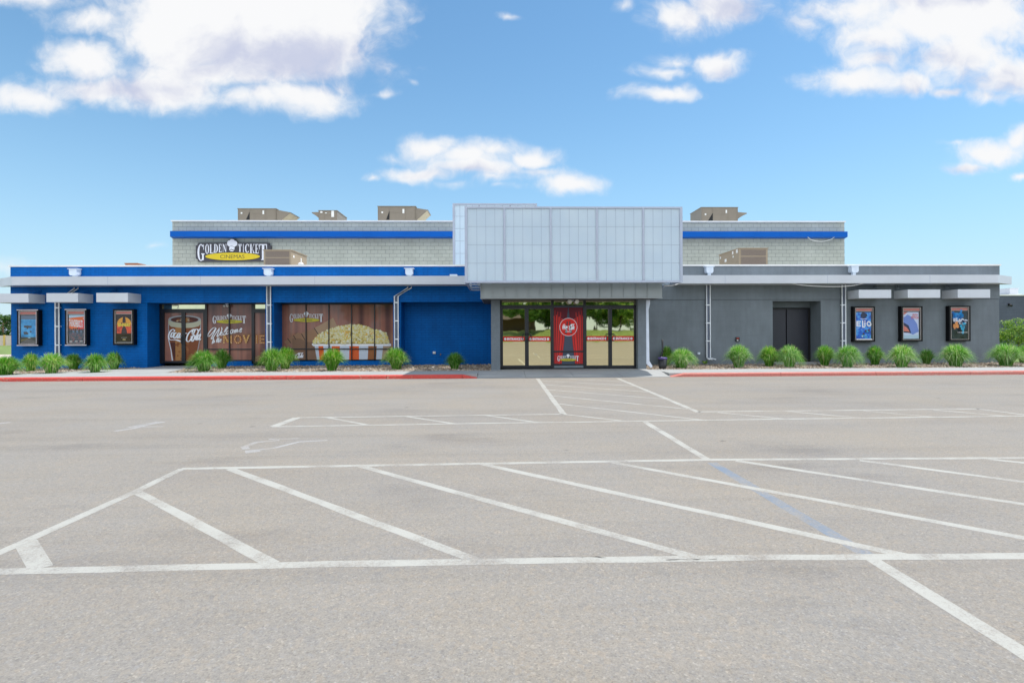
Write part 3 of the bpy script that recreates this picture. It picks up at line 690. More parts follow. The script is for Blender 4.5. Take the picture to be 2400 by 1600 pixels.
# ---- glazing helpers
def m_gold():
    m, nt, b = newmat('gold_mirror_glass'); b.inputs['Base Color'].default_value = (.76, .70, .46, 1); b.inputs['Metallic'].default_value = 1; b.inputs['Roughness'].default_value = .02
    v = objvec(nt, (1, 1, .5)); bump(nt, b, noise_tex(nt, v, 1.6, 2, .5), .12, .02)
    return m
M_gold = m_gold()
def m_film():
    m, nt, b = newmat('printed_curtain_film'); v = objvec(nt, (1, 1, .02))
    s = noise_tex(nt, v, 3.0, 1.5, .5)
    col = ramp(nt, s, [(.26, (.07, .04, .042)), (.42, (.16, .075, .062)), (.54, (.25, .115, .085)), (.64, (.19, .11, .09)), (.76, (.34, .10, .06))])
    b2 = noise_tex(nt, objvec(nt, (.35, .35, .5)), 1.2, 3, .5); col = mixc(nt, 1, col, ramp(nt, b2, [(.35, (.8, .8, .9)), (.6, (1.5, 1.4, 1.3))]), 'MULTIPLY')
    nt.links.new(col, b.inputs['Base Color']); b.inputs['Roughness'].default_value = .5; b.inputs['Specular IOR Level'].default_value = .1; b.inputs['Coat Weight'].default_value = .7; b.inputs['Coat Roughness'].default_value = .03; b.inputs['Coat IOR'].default_value = 1.55
    return m
M_film = m_film()
M_dkglass = P('dark_tinted_glass', (.012, .014, .014), .03, vary=.02, spec=.9, coat=1)
def PT(name, col, coat=.12, rough=.4): return P(name, col, rough, vary=.03, coat=coat, spec=.1)
M_pw = PT('print_white', (.80, .82, .86)); M_py = PT('print_yellow', (.52, .46, .05)); M_pd = PT('print_dark', (.05, .05, .06)); M_pr = PT('print_red', (.66, .035, .03)); M_pred = PT('print_orange_red', (.55, .1, .035))

# ---- drawing flat prints: pixel positions measured on the plane of the wall they sit on
class Art:
    def __init__(s, Y, step=.0006): s.Y = Y; s.k = 0; s.mb = MB(); s.mats = []; s.step = step
    def mi(s, mt):
        if mt not in s.mats: s.mats.append(mt)
        return s.mats.index(mt)
    def y(s): s.k += 1; return s.Y-s.k*s.step
    def poly(s, pts, mt, y=None):
        y = y or s.y(); V = []
        for p in pts: x, z = PY(p[0], p[1], s.Y); V.append((x, y, z))
        s.mb.add(V, [tuple(range(len(V)))], s.mi(mt))
    def rect(s, a, b, c, d, mt): s.poly([(a, d), (c, d), (c, b), (a, b)], mt)
    def ell(s, cx, cy, rx, ry, mt, n=28, a0=0, rot=0, wob=0):
        cr, sr = math.cos(rot), math.sin(rot); pts = []
        for i in range(n):
            t = 2*math.pi*i/n; k = 1+random.uniform(-wob, wob); X = rx*k*math.cos(t); Y = ry*k*math.sin(t); pts.append((cx+X*cr-Y*sr, cy+X*sr+Y*cr))
        s.poly(pts, mt)
    def ribbon(s, left, right, mt):
        y = s.y(); V = []; n = len(left)
        for p in left+right: x, z = PY(p[0], p[1], s.Y); V.append((x, y, z))
        s.mb.add(V, [(i, i+1, n+i+1, n+i) for i in range(n-1)], s.mi(mt))
    def stroke(s, pts, wmax, mt, wmin=None, mode='pen', steps=6):
        # Catmull-Rom; thick on the down-strokes, thin on the cross-strokes
        wmin = wmin or wmax*.35; P_ = [Vector(p) for p in pts]; C = []
        for i in range(len(P_)-1):
            a = P_[max(i-1, 0)]; b = P_[i]; c = P_[i+1]; d = P_[min(i+2, len(P_)-1)]
            for j in range(steps):
                t = j/steps; C.append(.5*((2*b)+(c-a)*t+(2*a-5*b+4*c-d)*t*t+(3*b-a-3*c+d)*t**3))
        C.append(P_[-1]); L_ = []; R_ = []
        for i, p in enumerate(C):
            t = (C[min(i+1, len(C)-1)]-C[max(i-1, 0)])
            t = t.normalized() if t.length > 0 else Vector((1, 0))
            k = abs(t.y)**1.5; w = (wmin+(wmax-wmin)*k)/2 if mode == 'pen' else wmax/2
            e = min(i, len(C)-1-i)/3; w *= min(1, .35+e)
            n = Vector((-t.y, t.x)); L_.append(tuple(p+n*w)); R_.append(tuple(p-n*w))
        s.ribbon(L_, R_, mt)
    def text(s, body, x0, y0, x1, y1, mt, bold=0, slant=0, arc=0):
        vs, fs = textmesh(body, bold); y = s.y(); V = []
        for (a, b) in vs:
            X = x0+a*(x1-x0)+slant*b; Yp = y1+(y0-y1)*b; x, z = PY(X, Yp, s.Y); V.append((x, y, z))
        s.mb.add(V, fs, s.mi(mt))
    def done(s, name, parent, **t): return s.mb.build(name, s.mats, parent, **t)
_T = {}
def textmesh(body, bold=0):
    k = (body, bold)
    if k in _T: return _T[k]
    cu = bpy.data.curves.new('lettering', 'FONT'); cu.body = body; cu.resolution_u = 3; cu.offset = bold
    o = bpy.data.objects.new('lettering', cu); COL.objects.link(o)
    dg = bpy.context.evaluated_depsgraph_get(); me = o.evaluated_get(dg).to_mesh()
    vs = [(v.co.x, v.co.y) for v in me.vertices]; fs = [tuple(p.vertices) for p in me.polygons]
    o.evaluated_get(dg).to_mesh_clear(); bpy.data.objects.remove(o); bpy.data.curves.remove(cu)
    ax = min(v[0] for v in vs); bx = max(v[0] for v in vs); az = min(v[1] for v in vs); bz = max(v[1] for v in vs)
    _T[k] = ([((v[0]-ax)/(bx-ax), (v[1]-az)/(bz-az)) for v in vs], fs); return _T[k]
# serif capitals: list of polygons / rings in a unit box (y up)
def serif(ch, sr=.16):
    S = .30; t = .055; r = []
    def box(a, b, c, d): r.append([(a, b), (c, b), (c, d), (a, d)])
    def stem(a, w=S, lo=0, hi=1):
        box(a, lo+t*.5, a+w, hi-t*.5); box(a-sr*.6, lo, a+w+sr*.6, lo+t); box(a-sr*.6, hi-t, a+w+sr*.6, hi)
    def ring(cx, cy, rx, ry, wx, wy, a0=0, a1=360, n=28):
        o = []; i_ = []
        for k in range(n+1):
            a = R(a0+(a1-a0)*k/n); o.append((cx+rx*math.cos(a), cy+ry*math.sin(a))); i_.append((cx+(rx-wx)*math.cos(a), cy+(ry-wy)*math.sin(a)))
        for k in range(n): r.append([o[k], o[k+1], i_[k+1], i_[k]])
    if ch == 'O': ring(.5, .5, .5, .52, .27, .06)
    elif ch == 'C': ring(.55, .5, .52, .52, .28, .07, 42, 320); box(.88, .66, .96, 1.0)
    elif ch == 'G': ring(.52, .5, .52, .52, .27, .06, 48, 325); box(.86, .68, .94, 1.0); box(.68, .03, .93, .42); box(.56, .38, 1.06, .44)
    elif ch == 'L': stem(.12); box(.3, 0, .95, t*1.3); r.append([(.88, t), (.97, t), (.97, .34), (.93, .34)])
    elif ch == 'D': stem(.1, .27); ring(.35, .5, .63, .5, .27, .055, -90, 90)
    elif ch == 'E':
        stem(.12, .28); box(.3, 0, .92, t*1.3); box(.3, 1-t*1.3, .88, 1); box(.3, .48, .68, .53)
        r.append([(.85, t), (.95, t), (.95, .32), (.91, .32)]); r.append([(.82, 1-t), (.88, .7), (.92, .7), (.92, 1-t)][::-1]); box(.64, .38, .7, .63)
    elif ch == 'N': box(.1, .03, .18, .98); box(.82, 0, .9, .98); box(-.02, 0, .3, t); box(.68, 1-t, 1.04, 1); box(-.05, 1-t, .25, 1); r.append([(.08, .99), (.36, .99), (.92, 0), (.68, 0)][::-1])
    elif ch == 'T': stem(.35); box(.02, 1-t*1.2, .98, 1); r.append([(.0, 1), (.0, .66), (.05, .66), (.14, 1)]); r.append([(.86, 1), (.95, .66), (1, .66), (1, 1)][::-1])
    elif ch == 'I': stem(.32, .36)
    elif ch == 'K': stem(.08, .27); r.append([(.34, .36), (.42, .36), (.88, .98), (.8, .98)]); r.append([(.44, .6), (.52, .46), (.7, 0), (.98, 0)][::-1]); box(.64, 0, 1.05, t); box(.66, 1-t, 1.02, 1)
    return r
def logo(A, mp, white, yellow, letters, dark, board=None):
    # mp maps the sign's own sheet coordinates to photo pixels
    if board:
        pass
    def g(ch, x0, y0, x1, y1):
        y = A.y()
        for p in serif(ch): A.poly([mp(x0+a*(x1-x0), y1+(y0-y1)*b) for a, b in p], white, y-random.uniform(0, .0004))
    g('G', 315, 240, 432, 520)
    for ch, a, b, t, bt in (('O', 448, 515, 238, 402), ('L', 524, 592, 238, 396), ('D', 598, 670, 236, 386), ('E', 680, 738, 236, 376), ('N', 748, 818, 236, 368)): g(ch, a, t, b, bt)
    for ch, a, b, t, bt in (('T', 1014, 1082, 236, 368), ('I', 1094, 1122, 236, 376), ('C', 1134, 1208, 236, 384), ('K', 1220, 1302, 236, 392), ('E', 1310, 1374, 236, 398)): g(ch, a, t, b, bt)
    g('T', 1380, 236, 1515, 512)
    for cx, cy, rx, ry in ((870, 225, 42, 52), (915, 195, 48, 46), (962, 228, 42, 50), (916, 240, 60, 46)): A.ell(*mp(cx, cy), rx*mp.s, ry*mp.s2, white, 20)
    A.poly([mp(*p) for p in ((872, 262), (960, 275), (955, 330), (930, 362), (885, 358), (866, 330))], white)
    A.stroke([mp(*p) for p in ((880, 342), (900, 328), (922, 338), (945, 328))], 12*mp.s2, dark, mode='c')
    A.stroke([mp(*p) for p in ((868, 282), (910, 270), (955, 290))], 5*mp.s2, dark, mode='c')
    A.ell(*mp(925, 450), 470*mp.s, 66*mp.s2, yellow, 48)
    A.text('CINEMAS', *mp(710, 420), *mp(1130, 486), letters)
def mapper(x0, y0, x1, y1, u0=285, v0=215, u1=1575, v1=530):
    f = lambda u, v: (x0+(u-u0)/(u1-u0)*(x1-x0), y0+(v-v0)/(v1-v0)*(y1-y0))
    class M_:
        s = (x1-x0)/(u1-u0); s2 = (y1-y0)/(v1-v0)
        def __call__(self, u, v): return f(u, v)
    return M_()
COKE = [[(378, 712), (352, 700), (310, 720), (262, 790), (248, 860), (257, 915), (295, 942), (350, 944), (425, 948)],
        [(378, 712), (382, 735), (360, 756)], [(340, 945), (430, 942), (470, 950), (505, 966), (540, 986)], [(420, 950), (470, 966), (535, 985)],
        [(368, 778), (335, 775), (308, 820), (300, 868), (320, 885), (350, 850), (372, 800), (366, 778)],
        [(428, 795), (405, 782), (375, 830), (365, 880), (385, 908), (420, 870), (445, 838)],
        [(505, 790), (475, 792), (445, 845), (440, 890), (460, 900), (490, 850), (518, 790)], [(518, 786), (500, 850), (495, 895), (520, 892), (560, 835), (590, 795)],
        [(610, 802), (640, 792), (680, 796)],
        [(860, 725), (838, 698), (790, 715), (715, 785), (672, 870), (660, 945), (690, 982), (738, 960), (772, 895), (770, 862), (752, 870)],
        [(790, 800), (800, 815), (825, 790), (848, 735), (870, 698), (905, 700), (932, 735), (955, 712), (985, 680)], [(785, 790), (800, 740), (838, 700)],
        [(850, 830), (822, 835), (790, 890), (778, 950), (798, 975), (830, 935), (852, 870), (848, 832)],
        [(962, 690), (925, 770), (885, 870), (872, 930), (890, 945), (915, 915)],
        [(975, 825), (945, 825), (915, 880), (908, 930), (925, 940), (955, 890), (985, 820)], [(985, 800), (965, 870), (955, 925), (968, 940), (990, 915)]]
def coke(A, x0, y0, x1, y1, mt, w=3.2):
    for st in COKE: A.stroke([(x0+(p[0]-248)/742*(x1-x0), y0+(p[1]-680)/306*(y1-y0)) for p in st], w, mt, w*.42)
# ---------------------------------------------------------------- storefront windows and side doors
FD = .06
def fbox(mb, a, b, c, d, Y=YS, y0=-.06, y1=.02, mi=0):   # pixel box on a facade plane: x a..c, y b..d
    mb.box(WX(a, Y), WX(c, Y), Y+y0, Y+y1, WZ(d, Y, (a+c)/2), WZ(b, Y, (a+c)/2), mi)
# opening one: pair of filmed doors
def leaf(a, c, b, d, hx):
    mb = MB(); w = 4.2
    fbox(mb, a, b, a+w, d); fbox(mb, c-w, b, c, d); fbox(mb, a+w, b, c-w, b+7); fbox(mb, a+w, d-5, c-w, d)
    o = part(mb, 'door', M_black)
    mb = MB(); fbox(mb, a+w, b+7, c-w, d-5, y0=-.005, y1=.01); part(mb, 'pane', M_film, o)
    mb = MB(); x = WX(hx, YS); mb.tube([(x, YS-.06, 1.0), (x, YS-.11, 1.02), (x, YS-.11, 1.3), (x, YS-.06, 1.32)], .012, 6); part(mb, 'handle', M_black, o)
yb1 = 850.5
leaf(382.5, 431.2, 726, yb1, 428); leaf(431.4, 482, 726, yb1, 435)
mb = MB()
fbox(mb, 376, 709, 382.3, yb1); fbox(mb, 482.2, 709, 487, yb1); fbox(mb, 382.3, 709, 482.2, 713.5); fbox(mb, 382.3, 724, 482.2, 726)
w1 = part(mb, 'door_frame', M_black)
mb = MB(); fbox(mb, 382.3, 713.5, 482.2, 724, y0=-.005, y1=.01); part(mb, 'transom_pane', M_gold, w1, label='reflective strip pane over the side doors')
A = Art(YS-.008); M_num = PT('print_number_white', (.7, .7, .7)); A.text('2', 414, 714.5, 420, 722.5, M_num); A.done('number_print', w1)
# filmed windows beside them
def window(xs, ytop, ymid, ybot, xa, xb, name='window'):
    mb = MB(); w = 2.2
    fbox(mb, xa, ytop-3, xb, ytop); fbox(mb, xa, ybot, xb, ybot+3)
    for x in xs: fbox(mb, x-w/2, ytop, x+w/2, ybot)
    fr = part(mb, name, M_black)
    mb = MB()
    ed = [xa]+list(xs)+[xb]
    for i in range(len(ed)-1):
        a = ed[i]+(w/2 if i else 0); b = ed[i+1]-(w/2 if i < len(ed)-2 else 0)
        m2 = MB(); fbox(m2, a, ymid-1.1, b, ymid+1.1); part(m2, 'mullion', M_black, fr)
        for (c, d) in ((ytop, ymid-1.1), (ymid+1.1, ybot)):
            m2 = MB(); fbox(m2, a, c, b, d, y0=-.005, y1=.01); part(m2, 'pane', M_film, fr)
    return fr
wA = window([538.5], 713.8, 818, 843, 487, 590.5)
mb = MB(); fbox(mb, 590.7, 709, 597.5, 852); fbox(mb, 597.5, 709, 626, 713); fbox(mb, 597.5, 723.5, 626, 733); fbox(mb, 597.5, 847, 626, 852)
dn = part(mb, 'door', M_black, label='narrow filmed door beside the pier')
mb = MB(); fbox(mb, 597.5, 733, 626, 847, y0=-.005, y1=.01); part(mb, 'pane', M_film, dn)
mb = MB(); fbox(mb, 597.5, 713, 626, 723.5, y0=-.005, y1=.01); part(mb, 'transom_pane', M_gold, dn)
wB = window([718, 771.5, 824.5, 878.3], 714, 817.3, 842.5, 661, 925)
# prints -------------------------------------------------------
def q(sx, ox, sy, oy): return lambda x, y: (ox+x/sx, oy+y/sy)
z1 = q(9.8, 370, 9.8, 700)
M_foam = PT('print_foam', (.46, .45, .33)); M_cola = PT('print_cola', (.22, .075, .035)); M_cola2 = PT('print_cola_light', (.40, .19, .07)); M_cola3 = PT('print_cola_dark', (.09, .035, .03)); M_glassy = PT('print_glass_edge', (.34, .36, .38)); M_colb = PT('print_cola_amber', (.30, .12, .05)); M_ice = PT('print_ice', (.50, .33, .20))
A = Art(YS-.007, .0003)
A.poly([z1(*p) for p in ((240, 470), (235, 640), (245, 950), (300, 1190), (340, 1418), (860, 1418), (930, 1150), (985, 850), (990, 500))], M_glassy)
A.poly([z1(*p) for p in ((262, 560), (256, 640), (265, 940), (318, 1190), (358, 1418), (575, 1418), (575, 600))], M_cola)
A.poly([z1(*p) for p in ((575, 600), (575, 1418), (850, 1418), (915, 1150), (968, 850), (972, 560))], M_cola)
A.poly([z1(*p) for p in ((400, 620), (405, 1418), (575, 1418), (575, 620))], M_cola2)
A.poly([z1(*p) for p in ((285, 1000), (330, 1190), (375, 1418), (405, 1300), (400, 1000))], M_cola3)
A.ell(*z1(615, 560), 38.4, 10.8, M_foam, 36); A.poly([z1(*p) for p in ((240, 500), (240, 570), (300, 640), (560, 672), (800, 665), (940, 630), (990, 560), (990, 480))], M_foam)
A.ell(*z1(615, 470), 38, 9.0, M_glassy, 36); A.ell(*z1(615, 482), 32.5, 7.6, M_cola3, 36)
for _ in range(26):
    a = random.uniform(0, 6.28); r = random.uniform(.1, .85); A.ell(*z1(615+r*300*math.cos(a), 482+r*62*math.sin(a)), random.uniform(1.5, 5), random.uniform(.7, 1.8), random.choice([M_ice, M_cola2, M_foam, M_cola]), 7, rot=random.uniform(-.6, .6), wob=.3)
for _ in range(30): A.ell(*z1(random.uniform(420, 840), random.uniform(980, 1400)), random.uniform(1.5, 4), random.uniform(1, 3), random.choice([M_colb, M_cola]), 8, wob=.35)
A.ribbon([z1(250, 900), z1(318, 1180), z1(350, 1418)], [z1(238, 900), z1(300, 1180), z1(328, 1418)], M_pw)
dp = A.done('drink_print', bld, label='printed glass of foaming cola with white script across it')
A = Art(YS-.04, .0003); coke(A, 395.3, 769.4, 471.0, 800.6, M_pw, 3.6); A.done('script_lettering', dp)
z2 = q(9.8, 480, 9.8, 700)
A = Art(YS-.007, .0004)
logo(A, mapper(498.4, 740.3, 576.4, 758, 315, 240, 1515, 520), M_pw, M_py, M_pd, M_pd)
WEL = [[(262, 705), (250, 668), (205, 665), (140, 720), (80, 810), (72, 855), (100, 862), (165, 800), (225, 720), (255, 675)], [(262, 680), (225, 760), (175, 860), (150, 910), (175, 915), (240, 820), (300, 730), (345, 668)],
       [(340, 700), (310, 780), (285, 850), (300, 868), (345, 810), (388, 730), (398, 690), (384, 650)],
       [(372, 805), (400, 785), (398, 765), (375, 780), (362, 820), (382, 840), (425, 805)], [(425, 805), (490, 730), (530, 665), (515, 652), (475, 710), (435, 800), (450, 832), (490, 800)],
       [(545, 742), (518, 748), (495, 790), (505, 815), (545, 790)], [(640, 705), (605, 720), (592, 775), (610, 802), (645, 760), (648, 715), (640, 705)], [(648, 720), (680, 722)],
       [(690, 715), (672, 800)], [(680, 750), (715, 708), (722, 720), (705, 785)], [(712, 745), (748, 702), (757, 715), (738, 765), (765, 755), (798, 735)],
       [(798, 745), (845, 705), (850, 680), (825, 685), (805, 735), (820, 768), (858, 735)],
       [(212, 895), (168, 1040)], [(185, 945), (228, 928)], [(212, 955), (192, 985), (202, 1012), (226, 990), (226, 960), (212, 955)], [(305, 885), (262, 1010)], [(262, 940), (350, 918)], [(335, 880), (290, 1005)], [(300, 965), (325, 940), (316, 1000), (335, 990)],
       [(340, 968), (378, 945), (372, 928), (350, 950), (348, 988), (388, 975)]]
for st in WEL: A.stroke([z2(*p) for p in st], 2.3, M_pw, 1.1)
M_bulb = PT('print_bulb', (.85, .62, .38)); M_sgn = PT('print_marquee_letter', (.40, .16, .05)); M_sgn2 = PT('print_marquee_edge', (.5, .27, .08))
def blockl(pts_list, mt):
    for p in pts_list: A.poly([z2(*a) for a in p], mt)
def bulbs(pts):
    for a in pts: A.ell(*z2(*a), 1.05, 1.05, M_bulb, 10)
blockl([((425, 1030), (460, 1030), (470, 835), (425, 835)), ((590, 1030), (632, 1030), (632, 835), (590, 835)), ((440, 835), (480, 835), (545, 985), (515, 1010)), ((600, 835), (632, 840), (545, 1010), (515, 985))], M_sgn2)
blockl([((430, 1025), (455, 1025), (462, 840), (430, 840)), ((597, 1025), (627, 1025), (627, 840), (597, 840))], M_sgn)
bulbs([(445, y) for y in (860, 900, 945, 985, 1010)]+[(612, y) for y in (860, 900, 945, 985, 1010)]+[(490, 900), (515, 945), (560, 900)])
for k in range(24):
    a, b = 2*math.pi*k/24, 2*math.pi*(k+1)/24
    blockl([((765+92*math.cos(a), 932+105*math.sin(a)), (765+92*math.cos(b), 932+105*math.sin(b)), (765+48*math.cos(b), 932+60*math.sin(b)), (765+48*math.cos(a), 932+60*math.sin(a)))], M_sgn)
bulbs([(765+70*math.cos(k*math.pi/5), 932+82*math.sin(k*math.pi/5)) for k in range(10)])
blockl([((875, 830), (925, 830), (975, 985), (955, 1035)), ((1045, 830), (1000, 830), (945, 985), (960, 1035))], M_sgn2)
bulbs([(900, 855), (918, 905), (935, 955), (958, 1000), (985, 955), (1002, 905), (1020, 855)])
wp = A.done('welcome_print', wA)
A = Art(YS-.007, .0004)
blockl([((1165, 830), (1222, 830), (1222, 1030), (1165, 1030)), ((1250, 830), (1385, 830), (1385, 872), (1290, 872), (1290, 1030), (1250, 1030)), ((1290, 908), (1370, 908), (1370, 950), (1290, 950)), ((1290, 988), (1385, 988), (1385, 1030), (1290, 1030))], M_sgn)
bulbs([(1188, y) for y in (858, 898, 935, 975, 1012)]+[(1272, y) for y in (858, 898, 935, 975, 1012)]+[(1312, 853), (1355, 853), (1318, 930), (1355, 930), (1312, 1010), (1355, 1010)])
A.done('lettering_print', dn)
# popcorn, tickets on the wide window
z8 = q(7.35, 640, 7.35, 680)
M_tk = PT('print_ticket', (.31, .18, .11)); M_tk2 = PT('print_ticket_light', (.38, .26, .17)); M_tkd = PT('print_ticket_line', (.06, .045, .045))
A = Art(YS-.007, .000025)
A.poly([z8(*p) for p in ((195, 885), (240, 960), (470, 830), (580, 890), (700, 885), (1110, 640), (1035, 475), (705, 665), (600, 690), (470, 750), (430, 730))], M_tk)
A.poly([z8(*p) for p in ((330, 830), (330, 1195), (1000, 1195), (1000, 900), (580, 890), (470, 830))], PT('print_warm_base', (.22, .13, .085)))
A.poly([z8(*p) for p in ((705, 655), (1035, 475), (1105, 620), (780, 790))], M_tk2)
for a, b in (((700, 650), (790, 790)), ((340, 775), (385, 850)), ((480, 750), (545, 860)), ((240, 830), (300, 910))): A.ribbon([z8(*a), z8(*b)], [z8(a[0]+14, a[1]-4), z8(b[0]+14, b[1]-4)], M_tkd)
M_s1 = PT('print_stripe_pale', (.52, .58, .66)); M_s2 = PT('print_stripe_orange', (.66, .12, .035)); M_s3 = PT('print_stripe_brown', (.3, .12, .05)); M_s4 = PT('print_stripe_tan', (.36, .26, .18))
st = [(715, 745, 785, 1200-400, M_s1)]
edges = [(715, 755), (780, 800), (865, 890), (1010, 1005), (1150, 1150), (1315, 1312), (1360, 1365), (1480, 1482), (1640, 1630), (1745, 1740), (1785, 1775), (1895, 1870), (2010, 1975)]
cols = [M_s1, M_s2, M_s1, M_s2, M_s1, M_s2, M_s2, M_s1, M_s3, M_s3, M_s1, M_s4]
for i, mt in enumerate(cols): A.poly([z8(edges[i][0], 960), z8(edges[i+1][0], 960), z8(edges[i+1][1], 1195), z8(edges[i][1], 1195)], mt)
A.poly([z8(*p) for p in ((665, 930), (690, 905), (2000, 905), (2035, 930), (2030, 960), (690, 962))], M_pw)
import bisect
top = [(690, 900), (760, 790), (900, 700), (1020, 650), (1130, 620), (1220, 600), (1380, 590), (1480, 590), (1600, 615), (1720, 665), (1830, 690), (1950, 730), (1975, 850), (2010, 920)]
def ty(x):
    for i in range(len(top)-1):
        if top[i][0] <= x <= top[i+1][0]: t = (x-top[i][0])/(top[i+1][0]-top[i][0]); return top[i][1]*(1-t)+top[i+1][1]*t
    return 915
A.poly([z8(*p) for p in top]+[z8(2000, 925), z8(690, 925)], PT('print_popcorn_shade', (.42, .32, .10)))
pc = [PT('print_popcorn_a', (.66, .56, .2)), PT('print_popcorn_b', (.68, .64, .38)), PT('print_popcorn_c', (.72, .45, .10)), PT('print_popcorn_d', (.72, .71, .56)), PT('print_popcorn_e', (.62, .50, .15))]
rnd = random.Random(3)
for _ in range(900):
    x = rnd.uniform(700, 1990); y0_ = ty(x)+10
    y_ = y0_+rnd.random()**1.15*(905-y0_) if y0_ < 905 else 905
    x, y_ = z8(x, y_); r = rnd.uniform(1.6, 4.2); A.ell(x, y_, r, r*rnd.uniform(.6, .95), rnd.choice(pc[:2]*3+pc), 9, rot=rnd.uniform(0, 3), wob=.28)
    if rnd.random() < .6: A.ell(x-r*.25, y_-r*.2, r*.45, r*.35, pc[3], 6, wob=.2)
pp = A.done('popcorn_print', wB)
A = Art(YS-.034, .0004); logo(A, mapper(678.8, 735.8, 757, 754.6, 315, 240, 1515, 520), M_pw, M_py, M_pd, M_pd)
A.done('logo_print', wB)
A = Art(YS-.034, .0004); coke(A, 669, 826, 711, 839.5, M_pw, 2.1); A.done('script_print', wB)

# ---------------------------------------------------------------- entrance: mirror-glass doors
def ef(mb, a, b, c, d, y0=-.05, y1=.03): fbox(mb, a, b, c, d, YD, y0, y1)
mb = MB(); yb = 862
ef(mb, 1172, 702, 1176, yb); ef(mb, 1490, 702, 1495, yb); ef(mb, 1291.3, 702, 1297.5, yb, -.055); ef(mb, 1366.5, 702, 1372.5, yb, -.055)
ef(mb, 1176, 702, 1291.3, 704.8); ef(mb, 1297.5, 702, 1366.5, 704.8); ef(mb, 1372.5, 702, 1490, 704.8)
ef(mb, 1176, 715, 1291.3, 718); ef(mb, 1297.5, 715, 1366.5, 718.5); ef(mb, 1372.5, 715, 1490, 718)
ef(mb, 1176, yb-.6, 1490, yb+.6, -.09)
df = part(mb, 'door_frame', M_black)
for a, c in ((1176, 1291.3), (1297.5, 1366.5), (1372.5, 1490)):
    mb = MB(); ef(mb, a, 704.8, c, 715, -.005, .01); part(mb, 'transom_pane', M_gold, df)
def eleaf(a, c, g0, g1, hx, left):
    mb = MB(); ef(mb, a, 718.2, g0, yb-.8); ef(mb, g1, 718.2, c, yb-.8); ef(mb, g0, 718.2, g1, 724); ef(mb, g0, 855.8, g1, yb-.8)
    o = part(mb, 'door', M_black)
    mb = MB(); ef(mb, g0, 724, g1, 855.8, -.008, .008); part(mb, 'pane', M_gold, o)
    A = Art(YD-.011, .0006); A.rect(g0, 788.2 if a < 1300 else 787.2, g1, 799.8 if a < 1300 else 798.8, M_pr)
    cy = 794.2 if a < 1300 else 793.1; o_ = 1.0
    for cx in (g0+5.4, g1-5.6): A.ell(cx, cy, 2.9, 2.9, M_pw, 20); A.ell(cx, cy, 1.2, .6, M_py, 10)
    A.text('ENTRANCE', g0+9.6, cy-2.9, g1-10, cy+2.9, M_pw, .045)
    A.done('entrance_sticker', o)
    mb = MB(); x = WX(hx, YD); s_ = -.13 if left else .13; zt = WZ(782.5, YD, hx); zb = WZ(798.6, YD, hx)
    mb.tube([(x, YD-.05, zt-.03), (x, YD-.11, zt), (x+s_*.7, YD-.13, zt), (x+s_, YD-.13, zt-.05), (x+s_, YD-.13, zb+.05), (x+s_*.7, YD-.13, zb), (x, YD-.11, zb), (x, YD-.05, zb+.03)], .014, 8)
    part(mb, 'handle', M_black, o)
eleaf(1176.2, 1234.3, 1178.6, 1230, 1233, True); eleaf(1234.6, 1291.1, 1238.8, 1290, 1235.5, False)
eleaf(1372.7, 1429.3, 1374, 1425.2, 1428, True); eleaf(1429.6, 1489.8, 1433.7, 1485.4, 1431, False)
# printed curtain panel between the doors
mb = MB(); ef(mb, 1297.5, 822, 1366.5, 824.6); ef(mb, 1297.5, 852.5, 1366.5, 856)
cp = part(mb, 'window', M_black, label='curtain-printed panel between the mirror doors')
mb = MB(); ef(mb, 1297.5, 856, 1366.5, 861.6, -.04, .02); part(mb, 'kick_plate', M_grey, cp)
M_cbg = PT('print_slate', (.07, .085, .12)); 
for (a, b) in ((718.5, 822), (824.6, 852.5)):
    mb = MB(); ef(mb, 1297.5, a, 1366.5, b, -.005, .01); part(mb, 'pane', M_cbg, cp)
A = Art(YD-.008, .0003); z3 = q(9.22, 1280, 9.22, 700)
M_c1 = PT('print_curtain_red', (.62, .04, .035)); M_c2 = PT('print_curtain_dark', (.12, .02, .03)); M_c3 = PT('print_curtain_mid', (.34, .035, .035))
for ytop, ybot in ((190, 1122), (1155, 1402)):
    def lerp(a, b, y): return a+(b-a)*(y-190)/(1212)
    def X(side, f, y):
        # side 0 left: outer edge x=165 ; inner edge moves from 460 to 330; right mirrored
        inn = lerp(475, 335, y); xx = 165+(inn-165)*f
        return xx if side == 0 else 965-xx-6
    for side in (0, 1):
        A.poly([z3(X(side, f, y), y) for f, y in ((0, ytop), (1, ytop), (1, ybot), (0, ybot))], M_c2)
        fs = [0, .06, .12, .17, .25, .33, .36, .45, .55, .58, .68, .78, .84, .93, 1]
        for i in range(len(fs)-1):
            mt = [M_c1, M_c3, M_c2, M_c1, M_c3, M_c2, M_c1, M_c3, M_c2, M_c1, M_c1, M_c2, M_c1, M_c3][i]
            yt = max(ytop, 190+[180, 60, 0, 160, 90, 0, 200, 100, 0, 240, 330, 0, 380, 260][i]) if ytop < 500 else ytop
            A.poly([z3(X(side, fs[i], yt), yt), z3(X(side, fs[i+1], yt), yt), z3(X(side, fs[i+1], ybot), ybot), z3(X(side, fs[i], ybot), ybot)], mt)
A.ell(*z3(480, 612), 20.8, 21.2, M_pw, 48); A.ell(*z3(480, 612), 19.9, 20.3, M_pr, 48)
for s_ in (-1, 1): A.poly([z3(482+s_*x, y) for x, y in ((12, 490), (38, 482), (44, 560), (62, 620), (62, 650), (80, 742), (30, 748), (24, 600))], M_pd)
coke(A, 1318.6, 758.6, 1346, 773.5, M_pw, 1.7)
A.rect(*z3(412, 702), *z3(545, 716), M_pw)
logo(A, mapper(1306.5, 833.5, 1356, 846, 315, 240, 1515, 520), M_pw, M_py, M_pd, M_pd)
A.done('curtain_print', cp)
